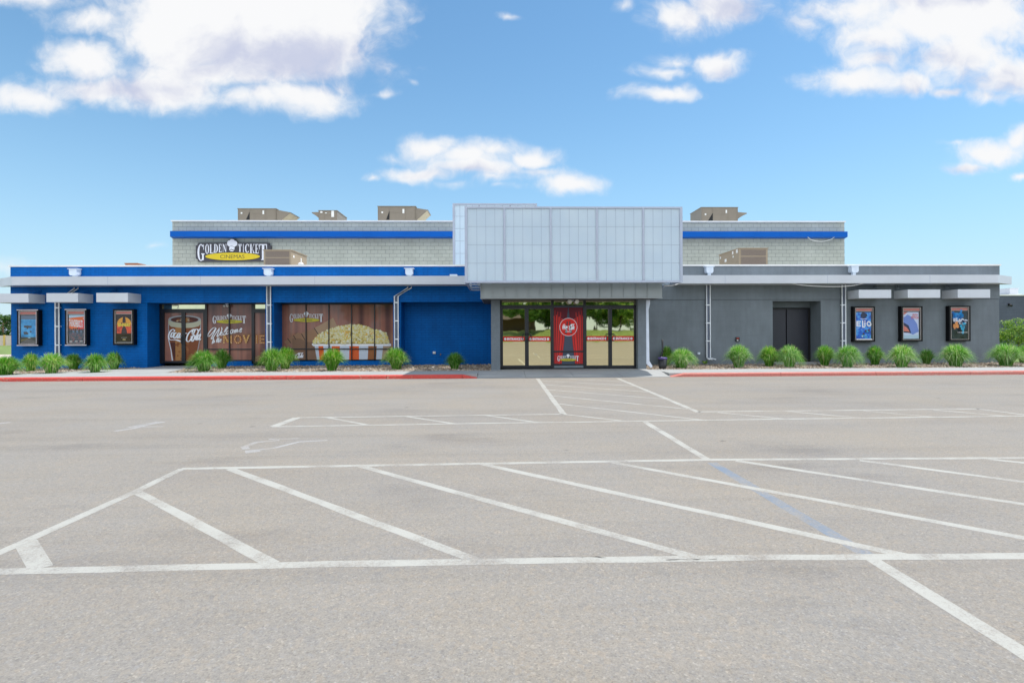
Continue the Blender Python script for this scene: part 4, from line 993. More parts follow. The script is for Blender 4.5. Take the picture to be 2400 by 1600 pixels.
# stage exit doors in the grey wing
Yg = 21.93
mb = MB(); zt = WZ(722, Yg, 1850); mb.box(d0, WX(1898, Yg), Yg-.01, Yg+.02, zt-.06, zt); mb.box(WX(1893.5, Yg), WX(1898, Yg), Yg-.03, Yg+.02, .1, zt-.06); mb.box(d0, d0+.03, Yg-.03, Yg+.02, .1, zt-.06)
gf = part(mb, 'door_frame', M_blackm)
for a, b in ((1809, 1841), (1843.5, 1893)):
    mb = MB(); mb.box(WX(a, Yg), WX(b, Yg), Yg-.02, Yg+.015, .16, zt-.062); part(mb, 'door', M_door)

# ---------------------------------------------------------------- things on the walls
# painted sign board
YSG = YU-.14
mp = mapper(458.8, 569.3, 634.3, 612.1)
sg = empty('cinema_sign', (WX(546, YSG), YU, WZ(612, YSG, 546)), 'dark shaped signboard with white serif letters, chef hat and yellow oval, high on block wall', 'sign')
nt_ = [(285, 262), (312, 255), (325, 215), (832, 210), (840, 185), (870, 160), (915, 140), (960, 155), (1000, 190), (1008, 212), (1545, 213), (1552, 248), (1582, 262), (1582, 480), (1555, 495), (1545, 532), (330, 540), (315, 500), (285, 485)]
pts = [PY(*mp(*p), YSG) for p in nt_]
mb = MB(); mb.prismY(pts[::-1], YSG, YU-.02); mb.build('board', P('charcoal_sign_board', (.045, .042, .055), .5), sg)
A = Art(YSG-.001, .0015); M_sw = P('sign_white', (.74, .76, .84), .5, vary=.03); M_sy = P('sign_yellow', (.66, .50, .01), .5, vary=.03)
logo(A, mp, M_sw, M_sy, P('sign_dark', (.09, .07, .02), .5), P('charcoal_sign_board', (.045, .042, .055)))
A.done('lettering', sg)

# poster cases
M_case = P('poster_case_black', (.004, .004, .005), .35, vary=.05, spec=.2); M_bez = P('poster_bezel', (.42, .38, .36), .4, .3); M_bezl = P('poster_bezel_bright', (.68, .62, .66), .35, .2)
def m_pane():
    m, nt, b = newmat('clear_case_glass'); nt.nodes.remove(b); t = nnode(nt, 'ShaderNodeBsdfTransparent'); g = nnode(nt, 'ShaderNodeBsdfGlossy'); g.inputs['Roughness'].default_value = .02
    x = nnode(nt, 'ShaderNodeMixShader'); x.inputs[0].default_value = .03; nt.links.new(t.outputs[0], x.inputs[1]); nt.links.new(g.outputs[0], x.inputs[2]); nt.links.new(x.outputs[0], nt.nodes['Material Output'].inputs[0]); return m
M_pane = m_pane()
def cloudy(name, stops, scale, sx=1, sz=1, rough=.4):
    m, nt, b = newmat(name); v = objvec(nt, (sx, 1, sz)); nt.links.new(ramp(nt, noise_tex(nt, v, scale, 5, .6), stops), b.inputs['Base Color']); b.inputs['Roughness'].default_value = rough; b.inputs['Specular IOR Level'].default_value = .1; return m
def poster_case(px0, px1, py0, py1, label, draw, bright):
    Yf = YW-.2
    x0, x1 = WX(px0, Yf), WX(px1, Yf); z0, z1 = WZ(py1, Yf, px0), WZ(py0, Yf, px0)
    t = empty('poster_case', ((x0+x1)/2, YW, z0), label, 'poster case', 'poster cases along the cinema wall')
    mb = MB(); mb.box(x0, x1, Yf+.06, YW-.026 if px0 > 1200 else YW-.002, z0, z1); w = .05
    mb.box(x0, x0+w, Yf, Yf+.06, z0, z1); mb.box(x1-w, x1, Yf, Yf+.06, z0, z1); mb.box(x0+w, x1-w, Yf, Yf+.06, z1-w, z1); mb.box(x0+w, x1-w, Yf, Yf+.06, z0, z0+w)
    mb.build('case', M_case, t)
    mb = MB(); u = w+.035; k = .014
    for a, b, c, d in ((x0+u, x1-u, z1-u-k+.03, z1-u+.03), (x0+u, x1-u, z0+u-.02, z0+u-.02+k)): mb.box(a, b, Yf-.004, Yf+.03, c, d)
    mb.box(x0+u-k, x0+u, Yf-.004, Yf+.03, z0+u-.02, z1-u+.03); mb.box(x1-u, x1-u+k, Yf-.004, Yf+.03, z0+u-.02, z1-u+.03)
    if bright: mb.box(x0, x1, Yf-.012, Yf-.001, z1-.03, z1+.004); mb.box(x0, x1, Yf-.012, Yf-.001, z0-.004, z0+.028)
    mb.build('bezel', M_bezl if bright else M_bez, t)
    yp = Yf+.05
    ix0, ix1, iz0, iz1 = x0+u+.005, x1-u-.005, z0+u, z1-u
    A = Art(yp, .0012)
    def rel(fx, fz, Y=yp):   # fractions of the inner opening, fz downward -> world directly
        return (ix0+(ix1-ix0)*fx, iz1-(iz1-iz0)*fz)
    class D:
        def poly(s, pts, mt):
            y = A.y(); A.mb.add([(rel(a, b)[0], y, rel(a, b)[1]) for a, b in pts], [tuple(range(len(pts)))], A.mi(mt))
        def rect(s, a, b, c, d, mt): s.poly([(a, d), (c, d), (c, b), (a, b)], mt)
        def ell(s, cx, cy, rx, ry, mt, n=20, rot=0, wob=0):
            s.poly([(cx+rx*(1+random.uniform(-wob, wob))*math.cos(6.2832*i/n+rot), cy-ry*(1+random.uniform(-wob, wob))*math.sin(6.2832*i/n+rot)) for i in range(n)], mt)
        def text(s, body, a, b, c, d, mt, bold=0, rise=0):
            vs, fs = textmesh(body, bold); y = A.y(); V = []
            for u_, v_ in vs: X_, Z_ = rel(a+u_*(c-a), d+(b-d)*v_-rise*u_); V.append((X_, y, Z_))
            A.mb.add(V, fs, A.mi(mt))
    Dd = D(); Dd.rect(0, 0, 1, 1, M_pd)
    draw(Dd); A.done('poster', t)
    A = Art(yp-.012, .001); D2 = D(); 
    D2.rect(.0, -.005, 1, .085, P('poster_header_frame', (.55, .42, .36), .5)); D2.rect(.02, .008, .98, .072, P('poster_header_red', (.5, .10, .075), .5)); A.done('header_strip', t)
    mb = MB(); mb.box(x0+u, x1-u, Yf+.008, Yf+.012, z0+u-.006, z1-u+.016); mb.build('glass_pane', M_pane, t)
random.seed(21)
C = lambda n, c: P('poster_'+n, c, .45, vary=.04, spec=.1)
def p1(d):
    d.rect(0.03, .12, .97, .8, cloudy('poster_blue_glow', [(.25, (.02, .12, .32)), (.5, (.06, .32, .64)), (.75, (.2, .52, .8))], 4))
    d.rect(0.03, .12, .97, .24, C('slate', (.13, .18, .26)))
    for _ in range(7): d.rect(*(lambda x, y: (x, y, x+random.uniform(.1, .3), y+random.uniform(.03, .08)))(random.uniform(.1, .65), random.uniform(.42, .72)), C('basalt', (.06, .065, .08)))
    d.rect(0.03, .8, .97, 1, C('road_dark', (.07, .07, .075))); d.poly([(.03, .98), (.45, .86), (.6, .86), (.97, .95), (.97, 1), (.03, 1)], C('road_grey', (.13, .12, .13)))
    d.poly([(.05, .9), (.45, .85), (.45, .86), (.05, .92)], C('ochre_line', (.35, .26, .08))); d.ell(.55, .82, .09, .012, C('pale_cyan', (.4, .6, .7)))
def p2(d):
    d.rect(.04, .12, .98, .62, C('orange', (.75, .15, .035))); d.poly([(.04, .11), (.98, .11), (.98, .16), (.5, .18), (.04, .21)], C('pale_sky', (.42, .58, .72)))
    d.poly([(.6, .3), (.98, .26), (.98, .55), (.6, .6)], C('red', (.7, .06, .05)))
    d.text('THUNDERBOLTS', .05, .24, .86, .47, C('white', (.72, .72, .74)), .03, -.04); d.text('*', .88, .2, .96, .26, C('white', (.72, .72, .74)), .03)
    d.rect(.04, .58, .98, 1, cloudy('poster_dark_mass', [(.3, (.02, .03, .045)), (.5, (.10, .12, .17)), (.62, (.25, .1, .1)), (.75, (.30, .36, .48))], 14))
    for i in range(8): d.ell(.1+i*.115, .56+random.uniform(-.02, .02), .045, .035, C('umber', (.09, .045, .04)), 9, wob=.2)
    for i in range(8): d.ell(.1+i*.115, .63, .06, .05, C(random.choice(['slate', 'basalt', 'road_dark']), (.1, .1, .12)), 9, wob=.25)
    for x in (.18, .5, .8): d.rect(x-.08, .93, x+.09, .95, C('white', (.72, .72, .74)))
def p3(d):
    d.rect(.03, .1, .98, 1, C('ember_black', (.03, .012, .012))); d.ell(.5, .42, .45, .24, C('amber', (.75, .33, .03)), 32)
    d.rect(.05, .42, .95, .7, cloudy('poster_ember', [(.3, (.30, .02, .01)), (.55, (.7, .08, .02)), (.8, (.75, .22, .03))], 6))
    d.poly([(.3, .8), (.34, .6), (.42, .5), (.5, .42), (.58, .5), (.66, .6), (.72, .8)], C('ember_black', (.03, .012, .012))); d.ell(.5, .24, .09, .07, C('ember_black', (.03, .012, .012)), 10, wob=.1); d.rect(.4, .26, .6, .36, C('ember_black', (.03, .012, .012)))
    for i in range(6): d.ell(.25+.1*i, .39+random.uniform(-.02, .02), .03, .035, C('umber', (.09, .045, .04)), 8, wob=.2)
    d.text('SINNERS', .12, .38, .9, .48, C('gold', (.78, .62, .05)), .04); d.rect(.33, .83, .68, .835, C('white', (.72, .72, .74))); d.rect(.42, .88, .6, .91, C('ochre', (.5, .4, .2)))
    d.rect(.03, .96, .98, 1, C('road_grey', (.13, .12, .13)))
def p4(d):
    d.rect(.03, .12, .93, .98, cloudy('poster_cobalt', [(.25, (.015, .03, .25)), (.45, (.02, .13, .65)), (.6, (.08, .4, .8)), (.75, (.35, .16, .6))], 7))
    d.ell(.5, .22, .2, .1, C('navy', (.015, .02, .07)), 12, wob=.12); d.rect(.3, .325, .7, .34, C('white', (.72, .72, .74)))
    W_ = C('white_bright', (.8, .8, .85))
    for a in ((.07, .4, .14, .57), (.07, .4, .33, .435), (.07, .465, .3, .495), (.07, .535, .33, .57), (.4, .38, .47, .61), (.4, .575, .57, .61), (.53, .44, .6, .57), (.53, .385, .6, .42)): d.rect(*a, W_)
    for k in range(20):
        a, b = 6.2832*k/20, 6.2832*(k+1)/20; d.poly([(.79+.14*math.cos(a), .49-.09*math.sin(a)), (.79+.14*math.cos(b), .49-.09*math.sin(b)), (.79+.07*math.cos(b), .49-.045*math.sin(b)), (.79+.07*math.cos(a), .49-.045*math.sin(a))][::1], W_)
    for _ in range(10): d.ell(random.uniform(.1, .9), random.uniform(.66, .93), random.uniform(.03, .09), random.uniform(.015, .04), C(random.choice(['pale_cyan', 'umber', 'aqua']), {'x': 1}.get('x') and (.1, .45, .6)), 9, wob=.25)
    d.rect(.03, .97, .95, 1, C('white', (.72, .72, .74)))
def p5(d):
    d.rect(.05, .12, .95, .98, C('pale_lilac', (.55, .62, .82)))
    d.poly([(.05, .3), (.3, .2), (.6, .3), (.85, .5), (.95, .75), (.6, .85), (.05, .7)], C('periwinkle', (.16, .25, .62))); d.poly([(.05, .45), (.35, .55), (.5, .8), (.05, .78)], C('navy', (.015, .02, .07)))
    d.poly([(.05, .55), (.25, .62), (.42, .76), (.05, .74)], C('coral', (.6, .18, .14))); d.poly([(.05, .12), (.3, .12), (.05, .22)], C('coral', (.6, .18, .14))); d.rect(.05, .86, .95, .98, C('pale_sky', (.42, .58, .72)))
    d.text('LILO &', .58, .17, .88, .24, C('red', (.7, .06, .05)), .02); d.text('STITCH', .5, .26, .92, .34, C('red', (.7, .06, .05)), .02)
def p6(d):
    d.rect(.03, .1, .97, 1, cloudy('poster_night', [(.3, (.006, .01, .012)), (.6, (.02, .035, .05)), (.8, (.05, .1, .13))], 5))
    for _ in range(40): d.ell(random.uniform(.08, .7), random.gauss(.25, .05), random.uniform(.05, .12), random.uniform(.02, .05), C(random.choice(['blue', 'deep_blue']), (.02, .2, .55)), 10, wob=.25)
    for _ in range(40): d.ell(random.uniform(.08, .88), random.gauss(.41, .045), random.uniform(.03, .08), random.uniform(.015, .03), C('cloud_white', (.62, .66, .78)), 10, wob=.25)
    for _ in range(22): d.ell(random.uniform(.06, .34), random.gauss(.58, .05), random.uniform(.03, .08), random.uniform(.02, .05), C('glow_orange', (.65, .28, .1)), 10, wob=.25)
    for _ in range(9): d.ell(random.uniform(.4, .72), random.uniform(.5, .8), random.uniform(.03, .08), random.uniform(.03, .06), C('aqua', (.05, .35, .55)), 9, wob=.3)
    d.ell(.6, .44, .12, .03, C('navy', (.015, .02, .07)), 8, wob=.2); d.text('DRAGON', .25, .765, .85, .80, C('white', (.72, .72, .74)))
C('aqua', (.05, .35, .55)); C('pale_cyan', (.4, .6, .7)); C('umber', (.09, .045, .04)); C('slate', (.13, .18, .26)); C('basalt', (.06, .065, .08)); C('road_dark', (.07, .07, .075)); C('blue', (.02, .25, .62)); C('deep_blue', (.01, .12, .4))
poster_case(39.5, 89.5, 725.5, 810, 'silver trimmed poster case with pale blue poster, nearest the far left corner', p1, True)
poster_case(152, 202.5, 724.5, 809.5, 'silver trimmed poster case with orange poster and tall white title on blue wall', p2, True)
poster_case(264.5, 313.5, 724.5, 808.5, 'black poster case with red and orange sun poster beside the filmed doors', p3, False)
poster_case(2001, 2051, 718, 801, 'black poster case with vivid blue poster and fat white title on grey wall', p4, False)
poster_case(2112.5, 2162.5, 717.5, 800, 'black poster case with pale lilac poster, middle case on grey wall', p5, False)
poster_case(2225, 2275, 716.5, 799.5, 'black poster case with dark stormy poster, nearest the right corner', p6, False)

# small wall lights over the canopies
def wall_light(px, py, label, mt, arm=1):
    t = empty('wall_light', (WX(px, YW), YW, WZ(py, YW, px)), label, 'wall light', 'small spotlights above the poster canopies')
    x, z = t.location.x, t.location.z
    mb = MB(); mb.lathe(0, 0, [(.055, 0), (.06, .01), (.06, .03), (.03, .04)], 12); m_ = Matrix.Translation((x, YW-.03, z+.05)) @ Matrix.Rotation(R(90), 4, 'X'); mb.v = [tuple(m_ @ Vector(v)) for v in mb.v]
    mb.build('back_box', mt, t)
    mb = MB(); mb.tube([(x, YW-.07, z+.05), (x-.05*arm, YW-.18, z-.01), (x-.09*arm, YW-.24, z-.06)], [.014, .03, .045], 8); mb.build('lamp_head', mt, t)
for px, py, l in ((95, 686, 'blue painted spotlight over the pale blue poster'), (212, 685, 'blue painted spotlight over the orange poster'), (272, 684, 'blue painted spotlight over the sun poster')): wall_light(px, py, l, M_blue)
for px, py, l in ((2049, 674, 'grey spotlight over the vivid blue poster'), (2100, 673, 'grey spotlight over the pale lilac poster'), (2215, 672, 'grey spotlight over the dark stormy poster')): wall_light(px, py, l, M_grey)
mb = MB(); mb.tube([(WX(2049, YW), YW-.04, WZ(672, YW, 2049)), (WX(2130, YW), YW-.04, WZ(673, YW, 2130)), (WX(2215, YW), YW-.04, WZ(672.5, YW, 2215))], .01, 6)
thing(mb, 'conduit', M_grey, 'thin grey conduit linking spotlights on the grey wall', 'conduit')
# twin flood lamp on the entrance canopy soffit
yl = YD-.12; x = WX(1343, yl); z = WZ(703, yl, 1343)
t = empty('flood_light', (x, yl, z), 'white twin-headed emergency flood light under entrance canopy', 'flood light')
mb = MB(); mb.tube([(x-.1, yl, z-.06), (x-.08, yl, z+.02), (x, yl, z+.05), (x+.08, yl, z+.02), (x+.1, yl, z-.06)], .014, 6); mb.box(x-.04, x+.04, yl, yl+.06, z-.04, z+.04); mb.build('bracket', M_galv, t)
for s_ in (-1, 1):
    mb = MB(); mb.lathe(0, 0, [(.05, 0), (.075, .04), (.08, .10), (.07, .11)], 14); m_ = Matrix.Translation((x+s_*.1, yl-.01, z-.03)) @ Matrix.Rotation(R(115), 4, 'X') @ Matrix.Rotation(R(18*s_), 4, 'Y'); mb.v = [tuple(m_ @ Vector(v)) for v in mb.v]
    mb.build('lamp_head', P('lamp_white', (.7, .68, .64), .4), t, True)
yl = YS-.14; x = WX(531, yl); z = WZ(714, yl, 531)
t = empty('flood_light', (x, yl, z), 'small twin flood light at the head of the filmed window recess', 'flood light')
mb = MB(); mb.box(x-.05, x+.05, yl, yl+.14, z-.02, z+.05); mb.build('bracket', M_galv, t)
for s_ in (-1, 1):
    mb = MB(); mb.lathe(0, 0, [(.03, 0), (.05, .03), (.05, .07)], 12); m_ = Matrix.Translation((x+s_*.06, yl-.01, z-.03)) @ Matrix.Rotation(R(110), 4, 'X'); mb.v = [tuple(m_ @ Vector(v)) for v in mb.v]; mb.build('lamp_head', P('lamp_white', (.7, .68, .64)), t, True)
# alarm box, outlets, pipe stub
mb = MB(); x0, z0_ = PY(1725, 800, YW-.06); x1, z1_ = PY(1733.5, 790, YW-.06); mb.box(x0, x1, YW-.06, YW, z0_, z1_); mb.box(x0+.02, x1-.02, YW-.066, YW-.06, z0_+.10, z1_-.02, 1); mb.box(x0+.03, x1-.05, YW-.067, YW-.06, z0_+.03, z0_+.06, 2)
thing(mb, 'fire_connection_sign', [M_blackm, P('dull_red', (.3, .04, .03)), M_lbl], 'small black box with red and white plates on grey wall', 'wall box')
def outlet(px, py, Y, mt, label):
    x, z = PY(px, py, Y); mb = MB(); mb.box(x-.055, x+.055, Y-.05, Y, z-.045, z+.045); mb.box(x-.045, x+.045, Y-.06, Y-.05, z-.035, z+.035); thing(mb, 'outlet_box', mt, label, 'outlet box', 'small boxes low on the cinema wall')
outlet(1018, 826, YS, M_lbl, 'white outlet box low on the dark blue recess wall'); outlet(1637, 828, YW, M_galv, 'pale outlet box low on grey wall by the downspout')
x, z = PY(1033, 829.5, YS); mb = MB(); mb.tube([(x, YS, z), (x, YS-.09, z), (x, YS-.1, z-.05)], .022, 8); thing(mb, 'hose_tap', P('brass', (.35, .2, .07), .4, .6), 'small brass tap on the dark blue recess wall', 'tap')
x, z = PY(1063, 644, YF+.2); mb = MB(); mb.box(x-.14, x+.14, YF+.1, YF+.3, zft-.001, zft+.07); thing(mb, 'junction_box', M_galv, 'small pale box resting on fascia left of the marquee', 'junction box')
# drooping cables
def cable(pts, Y, label):
    mb = MB(); Q = [PY(p[0], p[1], Y) for p in pts]; P2 = []
    for i in range(len(Q)-1):
        a = Q[max(i-1, 0)]; b = Q[i]; c = Q[i+1]; d = Q[min(i+2, len(Q)-1)]
        for j in range(6):
            t = j/6; P2.append(tuple(.5*(2*b[k]+(c[k]-a[k])*t+(2*a[k]-5*b[k]+4*c[k]-d[k])*t*t+(3*b[k]-a[k]-3*c[k]+d[k])*t**3) for k in (0, 1)))
    P2.append(Q[-1]); mb.tube([(p[0], Y, p[1]) for p in P2], .013, 6); thing(mb, 'cable', M_lbl, label, 'cable')
cable([(1845, 661), (1870, 667), (1910, 670.5), (1960, 671.5), (2000, 669), (2035, 661)], YF+.1, 'white cable sagging below the fascia over the dark doors')
cable([(1892, 554), (1902, 562), (1925, 566), (1945, 562), (1958, 554)], YU-.5, 'white cable loop sagging below the bright blue trim')
cable([(1598, 661), (1580, 668), (1556, 670)], YCN, 'white cable crossing under the marquee corner')

# lobby bin by the entrance
xb, ybn = G(1553, 863, WZH); s_ = 1.0
t = empty('ash_bin', (xb, ybn, WZH), 'black tapered bin with purple liner and tall pole beside the entrance column', 'bin')
mb = MB(); mb.lathe(xb, ybn, [(.125, WZH), (.13, WZH+.02), (.16, WZH+.33), (.15, WZH+.33), (.12, WZH+.05)], 20); mb.build('bucket', P('black_plastic', (.012, .012, .014), .4), t, True)
mb = MB(); mb.lathe(xb, ybn, [(.163, WZH+.32), (.17, WZH+.37), (.12, WZH+.40), (.11, WZH+.34)], 20); mb.build('liner', P('purple_liner', (.06, .045, .16), .4), t, True)
mb = MB(); mb.tube([(xb-.1, ybn, WZH+.34), (xb-.03, ybn, WZH+.5), (xb, ybn, WZH+.6), (xb, ybn, WZH+1.02)], [.02, .025, .028, .03], 10); mb.build('pole', P('black_plastic', (.012, .012, .014)), t, True)
# old hose on the gravel near the dark doors
p_ = [G(a, b, WZH) for a, b in ((1875, 846), (1893, 843), (1912, 850), (1918, 853), (1928, 860))]; mb = MB(); mb.tube([(a, b, WZH+.03) for a, b in p_], .014, 6)
thing(mb, 'hose', P('tan_hose', (.45, .36, .26), .6), 'short tan hose lying on gravel below the dark doors', 'hose')

# ---------------------------------------------------------------- roof-top air units
GU = 'air units on the cinema roof'
def unit(px0, px1, pyt, Y, depth, hood, label, zbase, stickers, flap=None, front='panel', vis=513):
    x0, x1 = WX(px0, Y), WX(px1, Y); zt = WZ(pyt, Y, (px0+px1)/2); zv = WZ(vis, Y, (px0+px1)/2)
    t = empty('roof_air_unit', ((x0+x1)/2, Y+depth/2, zbase), label, 'air unit', GU)
    mb = MB(); mb.box(x0, x1, Y, Y+depth, zbase+.12, zt-.03); mb.box(x0-.03, x1+.03, Y-.03, Y+depth+.03, zt-.03, zt); mb.box(x0+.1, x1-.1, Y+.1, Y+depth-.1, zbase, zbase+.12)
    if front == 'panel':
        for f in (.02, .31, .73, .98): x = x0+(x1-x0)*f; mb.box(x-.01, x+.01, Y-.012, Y, zbase+.14, zt-.05)
        mb.box(x0+(x1-x0)*.33, x0+(x1-x0)*.72, Y-.008, Y, (zt-.03)*.5+zv*.5, (zt-.03)*.5+zv*.5+.012)
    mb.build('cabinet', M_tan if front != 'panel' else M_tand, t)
    if front == 'louvre':
        w = x1-x0
        for za, zb_ in ((-.5, .42), (.5, .88)):
            m2 = MB(); h = zt-zv; m2.box(x0+w*.07, x1-w*.07, Y-.006, Y+.02, zv+h*za, zv+h*zb_)
            n = 34
            for i in range(n+1): x = x0+w*.07+w*.86*i/n; m2.box(x-.004, x+.004, Y-.014, Y-.006, zv+h*za, zv+h*zb_, 1)
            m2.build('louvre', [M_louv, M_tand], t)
    if hood:
        s_, yt, tpx, tpy, yb_ = hood; xe = x1 if s_ > 0 else x0; pe = px1 if s_ > 0 else px0
        mb = MB(); a = (xe+.002*s_, WZ(yt, Y, pe)); b = (WX(tpx, Y), WZ(tpy, Y, tpx)); c = (xe+.002*s_, WZ(yb_, Y, pe))
        pr = [a, b, c] if s_ > 0 else [a, c, b]
        mb.prismY(pr[::-1], Y+.05, Y+.07); mb.prismY(pr[::-1], Y+depth-.07, Y+depth-.05)
        mb.quad((a[0], Y+.05, a[1]), (a[0], Y+depth-.05, a[1]), (b[0], Y+depth-.05, b[1]), (b[0], Y+.05, b[1]))
        mb.box(min(b[0], b[0]-.1*s_), max(b[0], b[0]-.1*s_), Y+.071, Y+depth-.071, b[1]-.05, b[1]-.02)
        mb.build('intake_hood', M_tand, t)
        m2 = MB(); m2.quad((b[0]-.03*s_, Y+.075, b[1]-.03), (b[0]-.03*s_, Y+depth-.075, b[1]-.03), (c[0]+.03*s_, Y+depth-.075, c[1]+.03), (c[0]+.03*s_, Y+.075, c[1]+.03)); m2.build('filter_screen', P('filter_screen', (.45, .4, .28), .6), t)
    if flap:
        m2 = MB(); x = x0+(x1-x0)*flap[0]; w = flap[1]; m2.prismY([(x, zv-.05), (x, zv+flap[2]), (x-w, zv-.05)], Y-.016, Y-.002); m2.build('vent_opening', M_blackm, t)
    for fx, fz, w, h, sd in stickers:
        m2 = MB(); x = x0+(x1-x0)*fx; z = zv+(zt-zv)*fz
        if sd == 'f': m2.box(x-w/2, x+w/2, Y-.019, Y-.0125, z-h/2, z+h/2)
        elif sd == 'r': m2.box(x1, x1+.006, Y+depth*fx-w/2, Y+depth*fx+w/2, z-h/2, z+h/2)
        else: m2.box(x0-.006, x0, Y+depth*fx-w/2, Y+depth*fx+w/2, z-h/2, z+h/2)
        m2.build('sticker', M_lbl, t)
    return t
zu = uzt-.4
YA = 33.0
hb = lambda py, Y=YA: WZ(py, Y, 1000)
unit(558.5, 648, 488.5, YA, 1.6, (1, 491, 682, 497.5, 526), 'large tan air unit with right-hand hood at left end of upper roof', zu, [(.1, .55, .1, .1, 'f'), (.67, .62, .1, .22, 'f')], (.31, .22, .42))
unit(748, 791, 493, YA+1, 2.2, (-1, 496.5, 731, 497, 511), 'small tan air unit with left-hand hood at middle of upper roof', zu, [(.15, .78, .14, .1, 'f'), (.77, .6, .17, .42, 'f'), (.4, .68, .12, .05, 'f')])
unit(886.5, 975, 483, YA, 1.6, (1, 487, 1004, 491.5, 518), 'tall tan air unit with right-hand hood nearest the marquee', zu, [(.12, .5, .1, .1, 'f'), (.68, .6, .12, .26, 'f')], (.31, .2, .5))
unit(1645, 1730.5, 485.5, YA, 1.9, (1, 496.5, 1753, 498.5, 513), 'tan air unit with pointed hood on the right upper roof', zu, [(.11, .48, .1, .1, 'f'), (.68, .68, .09, .2, 'f')], (.31, .34, .5), 'panel', 518)
zl = zroof
unit(618.5, 683, 585, 23.4, 1.9, None, 'tan louvred air unit on lower roof partly hiding the sign', zl, [(.16, .6, .12, .1, 'r'), (.62, .5, .1, .22, 'r')], None, 'louvre', 620)
unit(1733, 1800, 581, 23.2, 2.1, None, 'tan louvred air unit on lower roof before the right block wall', zl, [(.1, .85, .16, .18, 'l'), (.3, .82, .12, .14, 'l'), (.28, .55, .1, .08, 'l'), (.66, .45, .2, .14, 'l'), (.93, .75, .1, .1, 'l')], None, 'louvre', 617)
x0 = WX(294, 27); x1 = WX(322, 27); mb = MB(); zt = WZ(616.5, 27, 308); mb.box(x0, x1, 27, 27.6, zroof, zt-.04); mb.box(x0-.03, x1+.03, 26.97, 27.63, zt-.04, zt)
thing(mb, 'roof_vent', P('terracotta_metal', (.38, .15, .08), .7), 'low terracotta coloured vent box on the left lower roof', 'roof vent')
x, z = PY(704, 617, 22.6); mb = MB(); mb.lathe(x, 22.6, [(.07, zroof), (.07, zroof+.3)], 12); mb.lathe(x+.02, 22.6, [(.09, z-.12), (.12, z-.02), (.05, z+.03)], 12); thing(mb, 'vent_pipe', M_lbl, 'small white vent pipe on lower roof beside louvred air unit', 'vent pipe')
# ---------------------------------------------------------------- ornamental grasses
GG = 'ornamental grass clumps in the gravel beds'
def clump(px, pyb, wpx, pytop, label, pale=False, n=None, seed=0, sparse=False):
    x, y = G(px, pyb, WZH-.02); rnd = random.Random(seed+int(px))
    y = min(y, YW-.25) if 640 > px or px > 940 else y
    rad = wpx/2/F*y*1.12; hgt = (WZ(pytop, y, px)-(WZH-.03))*.96
    full = rnd.uniform(.85, 1.15); n = n or int(1900*full*(rad/.45)*(.45 if sparse else 1)); mb = MB()
    lean = rnd.uniform(-.25, .25); stiff = rnd.uniform(.6, 1.25)
    for i in range(n):
        a = rnd.uniform(0, 2*math.pi); out = rnd.random()**.6; r0_ = rnd.random()**.5*rad*.28
        R_ = rad*(.15+1.0*out)*rnd.uniform(.82, 1.12); H = hgt*(1.14-.42*out**2.4)*rnd.uniform(.76, 1.07)
        droop = rnd.uniform(.05, .8)*out*hgt*.8*stiff; w = rnd.uniform(.0035, .007); ca, sa = math.cos(a), math.sin(a)
        bx, by = x+r0_*ca, y+r0_*sa; tw = rnd.uniform(-.8, .8); dx, dy = math.cos(a+math.pi/2+tw), math.sin(a+math.pi/2+tw)
        V = []; K = 5
        for k in range(K+1):
            t = k/K; rr = (R_-r0_)*(t**1.35)+0; h = H*(1-(1-t)**1.9)-droop*max(0, t-.45)**1.5*2.6; h = max(h, .01)
            ww = w*(1-t**2*.9); c = (bx+ca*rr+lean*t*rad*.5, by+sa*rr*.9, WZH-.03+h)
            V += [(c[0]-dx*ww, c[1]-dy*ww, c[2]), (c[0]+dx*ww, c[1]+dy*ww, c[2])]
        mb.add(V, [(2*k, 2*k+1, 2*k+3, 2*k+2) for k in range(K)])
    o = mb.build('ornamental_grass', M_blade2 if pale else M_blade, None, True)
    o.data.transform(Matrix.Translation((-x, -y, -(WZH-.03)))); o.location = (x, y, WZH-.03)
    o['label'] = label; o['category'] = 'grass clump'; o['group'] = GG; o['kind'] = 'thing'
